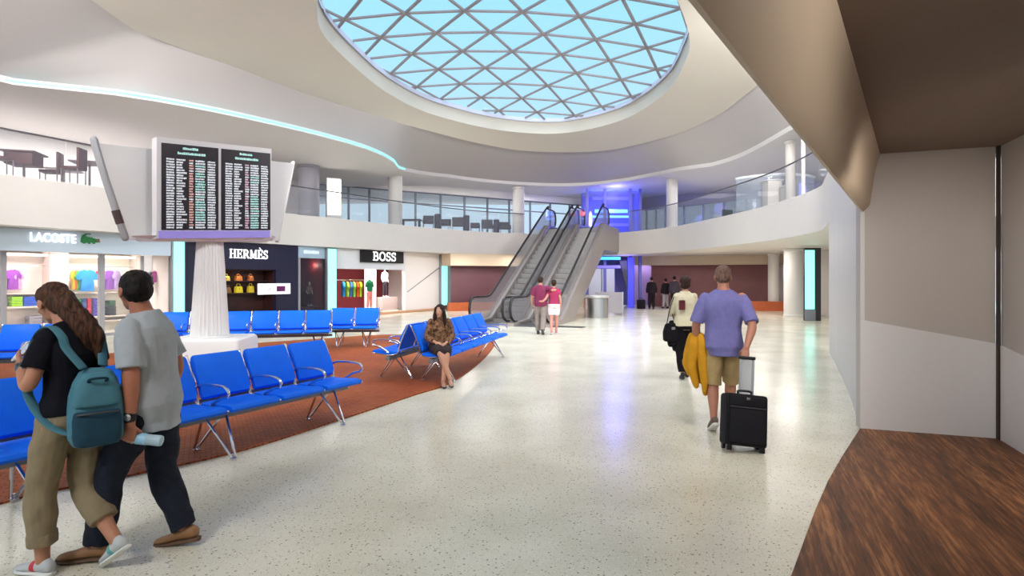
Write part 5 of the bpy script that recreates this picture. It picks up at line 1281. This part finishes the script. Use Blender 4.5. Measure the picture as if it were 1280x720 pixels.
ct = thing('coat', 'folded dark coat hanging low beside the black shoulder bag', 'coat', (WX - .16, WDp + .05, .56), radians(6))
mb = MB()
for dx, dy, z0, z1, w in ((-.04, 0, 0, .36, .08), (.03, .03, -.08, .36, .08), (.0, -.06, .05, .34, .07)): mb.tube([(dx, dy, z1), (dx * 1.4, dy, (z0 + z1) / 2), (dx * 1.2, dy, z0)], [(w * .7, .04), (w, .055), (w * .8, .045)], seg=12)
link('fabric', remesh(mb, .009, 2, lambda p: .01 * N3(p, 15), mat('dark_coat', (26, 24, 30), .9, spec=.1), 'fabric'), ct)
pr = thing('purse', 'dark red purse tucked behind the left arm of the woman in the cream top', 'purse', (WX - .10, WDp - .165, 1.15), radians(5))
MB().box((0, 0, .07), (.10, .05, .16), bev=.018).build('body', mat('dark_red', (96, 26, 36), .6), pr); MB().box((0, -.022, .12), (.09, .012, .05), bev=.005).build('flap', mat('darker_red', (76, 20, 28), .6), pr)

# ---------------------------------------------------------------- couple walking to the escalators
mar = mat('maroon_shirt', (120, 50, 80), .85, noise_amt=.12, spec=.15); pinkm = mat('raspberry_top', (158, 54, 92), .85, noise_amt=.1, spec=.15)
c1 = Human('man in maroon shirt with his arm round the woman in white shorts', (.84, 17.0, 0), radians(-10), 1.72, False, dict(
    anL=(-.09, .12, .085), knL=(-.10, .12, .48), anR=(.08, -.16, .12), knR=(.09, .02, .47), elR=(.38, -.10, 1.30), wrR=(.52, .09, 1.32), elL=(-.26, -.03, 1.10), wrL=(-.25, .08, .86)), skin=(188, 128, 110), vox=.011)
c1.body(); c1.hand(c1.mb, 'R', d=(.5, .7, -.3), n=(0, .2, -1), curl=.4); c1.hand(c1.mb, 'L', curl=.5); c1.finish(); c1.eyes()
c1.shirt('shirt', mar, z0=.84, ease=.024, hem=.02, sleeve=.40, se=.022, amp=.01)
c1.trousers('trousers', mat('grey_trousers', (138, 128, 124), .85, noise_amt=.1, spec=.15), top=.97, f1=.98, ease=.014, low=.035, amp=.01)
c1.shoe('L', dark, dark); c1.shoe('R', dark, dark, pitch=radians(15)); c1.hair_short(MATS['hair_darkbrown'], 1.0, vox=.008)
c2 = Human('woman in raspberry top and white shorts beside the man in maroon', (1.235, 16.98, 0), radians(-4), 1.63, True, dict(
    anL=(-.07, -.10, .10), knL=(-.08, .04, .46), anR=(.07, .16, .085), knR=(.08, .13, .47), elL=(-.23, -.10, 1.06), wrL=(-.32, -.20, .98)), skin=(198, 134, 122), vox=.011)
c2.body(); c2.hand(c2.mb, 'L', d=(-.9, .2, 0), n=(.1, 1, 0), curl=.3); c2.hand(c2.mb, 'R', curl=.5); c2.finish(); c2.eyes()
c2.shirt('top', pinkm, z0=.96, ease=.016, hem=.008, sleeve=.25, se=.018, amp=.007)
c2.trousers('shorts', mat('white_shorts', (226, 218, 222), .8, spec=.2), top=1.02, f1=.34, ease=.018, low=.03, amp=.007)
c2.shoe('L', mat('pink_shoe', (178, 110, 120), .6), shoe_white, pitch=radians(12)); c2.shoe('R', MATS['pink_shoe'], shoe_white)
c2.hair_short(MATS['hair_darkbrown'], 1.07, low=True, vox=.008)

# ---------------------------------------------------------------- seated woman
sp_ = oD + aD * .27
SX, SY = sp_.x + .02, sp_.y - .02; SRt = radians(-166)
sw = Human('seated woman with long dark hair, patterned brown top and dark skirt', (SX, SY, 0), SRt, 1.56, True, dict(
    pel=(0, -.0, .575), che=(0, -.02, .86), nek=(0, .0, 1.02), hed=(0, .035, 1.135), shL=(-.135, -.01, .965), shR=(.135, -.01, .965), elL=(-.205, .03, .72), wrL=(-.07, .22, .64), elR=(.205, .03, .72), wrR=(.09, .23, .66),
    hiL=(-.085, .02, .545), hiR=(.085, .02, .545), knL=(-.06, .42, .52), knR=(.05, .43, .55), anL=(.0, .46, .105), anR=(-.10, .52, .13)), head=(radians(-24), radians(6), 0), skin=(196, 146, 122), vox=.008)
sw.body(z0=.88); sw.hand(sw.mb, 'L', d=(.7, .6, -.2), n=(.2, -.2, -.9), curl=.4); sw.hand(sw.mb, 'R', d=(-.7, .6, -.1), n=(-.2, -.2, -.9), curl=.4); sw.finish(); sw.eyes()
pt = mat('patterned_top', (150, 112, 84), .85, rgb2=(58, 40, 34), noise_scale=26, spec=.15)
sw.shirt('top', pt, z0=.93, ease=.018, hem=.01, sleeve=.9, se=.016, amp=.006, flare=.004)
mb = MB(); sw.torso(mb, .88, 1.0, .016)
for a in 'LR': sw.limb(mb, a, 'leg', 0, .52, .022)
mb.tube([(0, .10, .55), (0, .27, .545), (0, .42, .535)], [(.10, .075), (.09, .065), (.07, .06)], seg=16, ref=(1, 0, 0))
link('skirt', remesh(mb, .009, 3, sw.fold(.006), mat('dark_skirt', (56, 46, 48), .85, spec=.15), 'skirt'), sw.root)
sw.shoe('L', mat('beige_pump', (168, 130, 110), .5), dark, pitch=radians(8), low=True); sw.shoe('R', MATS['beige_pump'], dark, pitch=radians(10), low=True)
mb = MB(); M = sw.HD; mb.ell((0, -.026, .042), (.088, .10, .088), M); mb.ell((0, -.055, -.03), (.082, .06, .09), M)
for sg in (-1, 1): mb.tube([M @ V((sg * .06, .03, .06)), M @ V((sg * .085, .02, -.03)), M @ V((sg * .095, .02, -.13)), M @ V((sg * .095, .03, -.24)), M @ V((sg * .08, .03, -.30))], [(.025, .03), (.028, .04), (.032, .042), (.028, .035), (.01, .012)], seg=12)
link('hair', remesh(mb, .008, 2, lambda p: .006 * noise.noise(V((p.x * 50, p.y * 50, p.z * 8))), MATS['hair_darkbrown'], 'hair'), sw.root)

# ---------------------------------------------------------------- dark suited people far away at the passage
suit = mat('dark_suit', (30, 24, 32), .85, spec=.15)
for i, (px, D, Hh, yaw, lab, top) in enumerate(((814.5, 31.0, 1.74, -.1, 'dark suited person standing by the blue lift post, apart on the left of three', suit),
        (832, 31.6, 1.66, .2, 'dark clothed person in the middle of three by the far maroon wall', suit), (843, 31.0, 1.78, -.2, 'tall dark grey suited person on the right of three by the far maroon wall', mat('dark_suit_grey', (62, 54, 64), .85, spec=.15)))):
    q = Human(lab, (xp(px, D), D, 0), yaw, Hh, False, dict(anL=(-.09, .1, .085), anR=(.09, -.08, .09)), skin=(170, 120, 104), vox=.014, group='people by the far passage')
    q.body(); q.hand(q.mb, 'L', curl=.4); q.hand(q.mb, 'R', curl=.4); q.finish(1); q.eyes()
    q.shirt('jacket', top, z0=.82, ease=.03, hem=.02, sleeve=.95, se=.022, amp=.008, flare=.006)
    q.trousers('trousers', suit if i != 1 else mat('pale_trousers', (150, 140, 144), .85), top=.97, f1=.98, ease=.016, low=.035, amp=.008); q.shoe('L', black, black); q.shoe('R', black, black); q.hair_short(MATS['hair_black'], 1.02, vox=.01)
tb = thing('travel_bag', 'dark holdall on the floor by the leftmost suited person at the passage', 'bag', (xp(801.5, 31.0), 31.0, 0), .2)
MB().box((0, 0, .26), (.42, .24, .50), bev=.05).build('body', suit, tb); MB().tube([(-.1, 0, .5), (-.08, 0, .6), (.08, 0, .6), (.1, 0, .5)], .014, seg=6).build('grip', black, tb)
for x in (-.15, .15): MB().cyl((x - .015, 0, .03), (x + .015, 0, .03), .03, seg=12).build('wheel', rubber, tb)
# ================================================================ light, sky and camera
w = bpy.data.worlds.new('World'); SC.world = w; w.use_nodes = True
nt = w.node_tree; N = nt.nodes; L = nt.links; bg = N['Background']
tc = N.new('ShaderNodeTexCoord'); sp = N.new('ShaderNodeSeparateXYZ'); L.new(tc.outputs['Generated'], sp.inputs[0])
cr = N.new('ShaderNodeValToRGB'); e = cr.color_ramp.elements
e[0].position = 0.0; e[0].color = (*lin((205, 210, 214)), 1); e[1].position = .75; e[1].color = (*lin((112, 190, 240)), 1)
x = e.new(.08); x.color = (*lin((196, 220, 236)), 1); x = e.new(.42); x.color = (*lin((158, 220, 248)), 1)
L.new(sp.outputs['Z'], cr.inputs['Fac']); L.new(cr.outputs['Color'], bg.inputs['Color']); bg.inputs['Strength'].default_value = 1.0
def area(name, loc, size, power, col=(1, 1, 1), rot=(0, 0, 0), sy=None, spread=180):
    d = bpy.data.lights.new(name, 'AREA'); d.energy = power; d.color = col; d.size = size; d.spread = radians(spread)
    if sy: d.shape = 'RECTANGLE'; d.size_y = sy
    o = bpy.data.objects.new(name, d); COL.objects.link(o); o.location = loc; o.rotation_euler = rot; return o
def point(name, loc, power, col=(1, 1, 1), r=.1):
    d = bpy.data.lights.new(name, 'POINT'); d.energy = power; d.color = col; d.shadow_soft_size = r
    o = bpy.data.objects.new(name, d); COL.objects.link(o); o.location = loc; return o
def spot(name, loc, to, power, ang=120, col=(1, 1, 1), r=.1):
    d = bpy.data.lights.new(name, 'SPOT'); d.energy = power; d.color = col; d.spot_size = radians(ang); d.spot_blend = .8; d.shadow_soft_size = r
    o = bpy.data.objects.new(name, d); COL.objects.link(o); o.location = loc; o.rotation_euler = (V(to) - V(loc)).to_track_quat('-Z', 'Y').to_euler(); return o
K = 1.0
# added fill lights, unseen under the near ceiling, aimed down the hall
for x, y, pw in ((-9, 6, 700), (-3.6, -2.4, 2300), (1.5, 3.5, 700), (6.2, 7.5, 800), (-10, 8.5, 450), (6.6, 12, 600), (-7, -3, 2000)):
    o = area('hall_fill', (x, y, 7.0), 1.6, pw * .50 * K, (1, .98, .96), spread=140); o.rotation_euler = (V((x * .55, 24, 2.0)) - o.location).to_track_quat('-Z', 'Y').to_euler()
sd = bpy.data.lights.new('daylight', 'SUN'); sd.energy = 4.2; sd.angle = radians(75); sd.color = (.97, .98, 1)
so_ = bpy.data.objects.new('daylight', sd); COL.objects.link(so_); so_.rotation_euler = V((0, .12, -1)).to_track_quat('-Z', 'Y').to_euler()
# added fill lights under the upper floor, without fixtures
for px, D in ((585, 30.2), (650, 31.5), (860, 30.5), (910, 28.5), (950, 26.5), (985, 22)):
    area('soffit_fill', (xp(px, D - 2.2), D - 2.2, 2.9), .8, 50 * K, (1, .93, .86))
# shops
for px in (-120, -20, 40, 105, 150, 196): 
    p = shop_pt(su(px, 1.1), 1.1, 2.78); spot('shop_lamp', p, p + SN * .3 - V((0, 0, 2)), 110 * K, 150, (1, .96, .92), .1)
for px in (432, 448, 464, 482, 498):
    p = shop_pt(su(px, .8), .8, 2.78); spot('shop_lamp', p, p + SN * .5 - V((0, 0, 2)), 130 * K, 150, (1, .96, .94), .1)
for px in (285, 300, 315):
    p = shop_pt(su(px, .38), .38, sz(339, px, .3)); spot('case_lamp', p, p + SN * .25 - V((0, 0, 1)), 9, 120, (1, .85, .6), .04)
p = shop_pt(su(390, .9), .9, 2.2); point('case_lamp', p, 6, (1, .85, .7), .06)
# upper floor: lights added to brighten cafe and gallery
for px, D in ((-40, 16.2), (30, 17.2), (95, 18.6), (160, 20.4)): area('cafe_fill', (xp(px, D), D, 6.25), .7, 38 * K, (1, .97, .95))
for px, D in ((440, 25.6), (540, 29.0), (600, 31.0), (680, 33.4)): area('gallery_fill', (xp(px, D), D, 6.6), 1.8, 45 * K, (1, .96, .96))
for px, D in ((880, 29), (930, 26), (975, 22)): area('gallery_fill', (xp(px, D), D, 6.25), 1.8, 45 * K, (.93, .94, 1))
# lift
point('lift_lamp', (5.75, 33.2, 5.6), 130, (.15, .18, 1), .3); point('lift_lamp', (5.75, 31.9, 6.3), 70, (.25, .22, 1), .4); point('lift_lamp', (6.3, 32.0, 2.5), 30, (.3, .26, 1), .3)
point('passage_fill', (8.2, 35.2, 2.6), 45, (.85, .75, 1), .1)
# passage where we stand: unseen lights added to brighten beam and wood
spot('passage_fill', (3.2, 3.6, 2.93), (3.9, 5.4, .3), 130 * K, 130, (1, .93, .86), .15)
spot('passage_fill', (2.4, 1.6, 2.93), (1.2, 2.6, 1.9), 60 * K, 140, (1, .94, .87), .15)
cam = bpy.data.cameras.new('Camera'); co = bpy.data.objects.new('Camera', cam); COL.objects.link(co)
co.location = (0, 0, EYE); co.rotation_euler = (pi / 2, 0, 0); cam.sensor_width = 36; cam.lens = 36 * F / 1280; cam.shift_y = -(360 - HY) / 1280; cam.clip_start = .05; cam.clip_end = 300
SC.camera = co
vs = SC.view_settings; vs.view_transform = 'Standard'; vs.look = 'None'; vs.exposure = 0.26; vs.gamma = 1.0; vs.use_curve_mapping = False
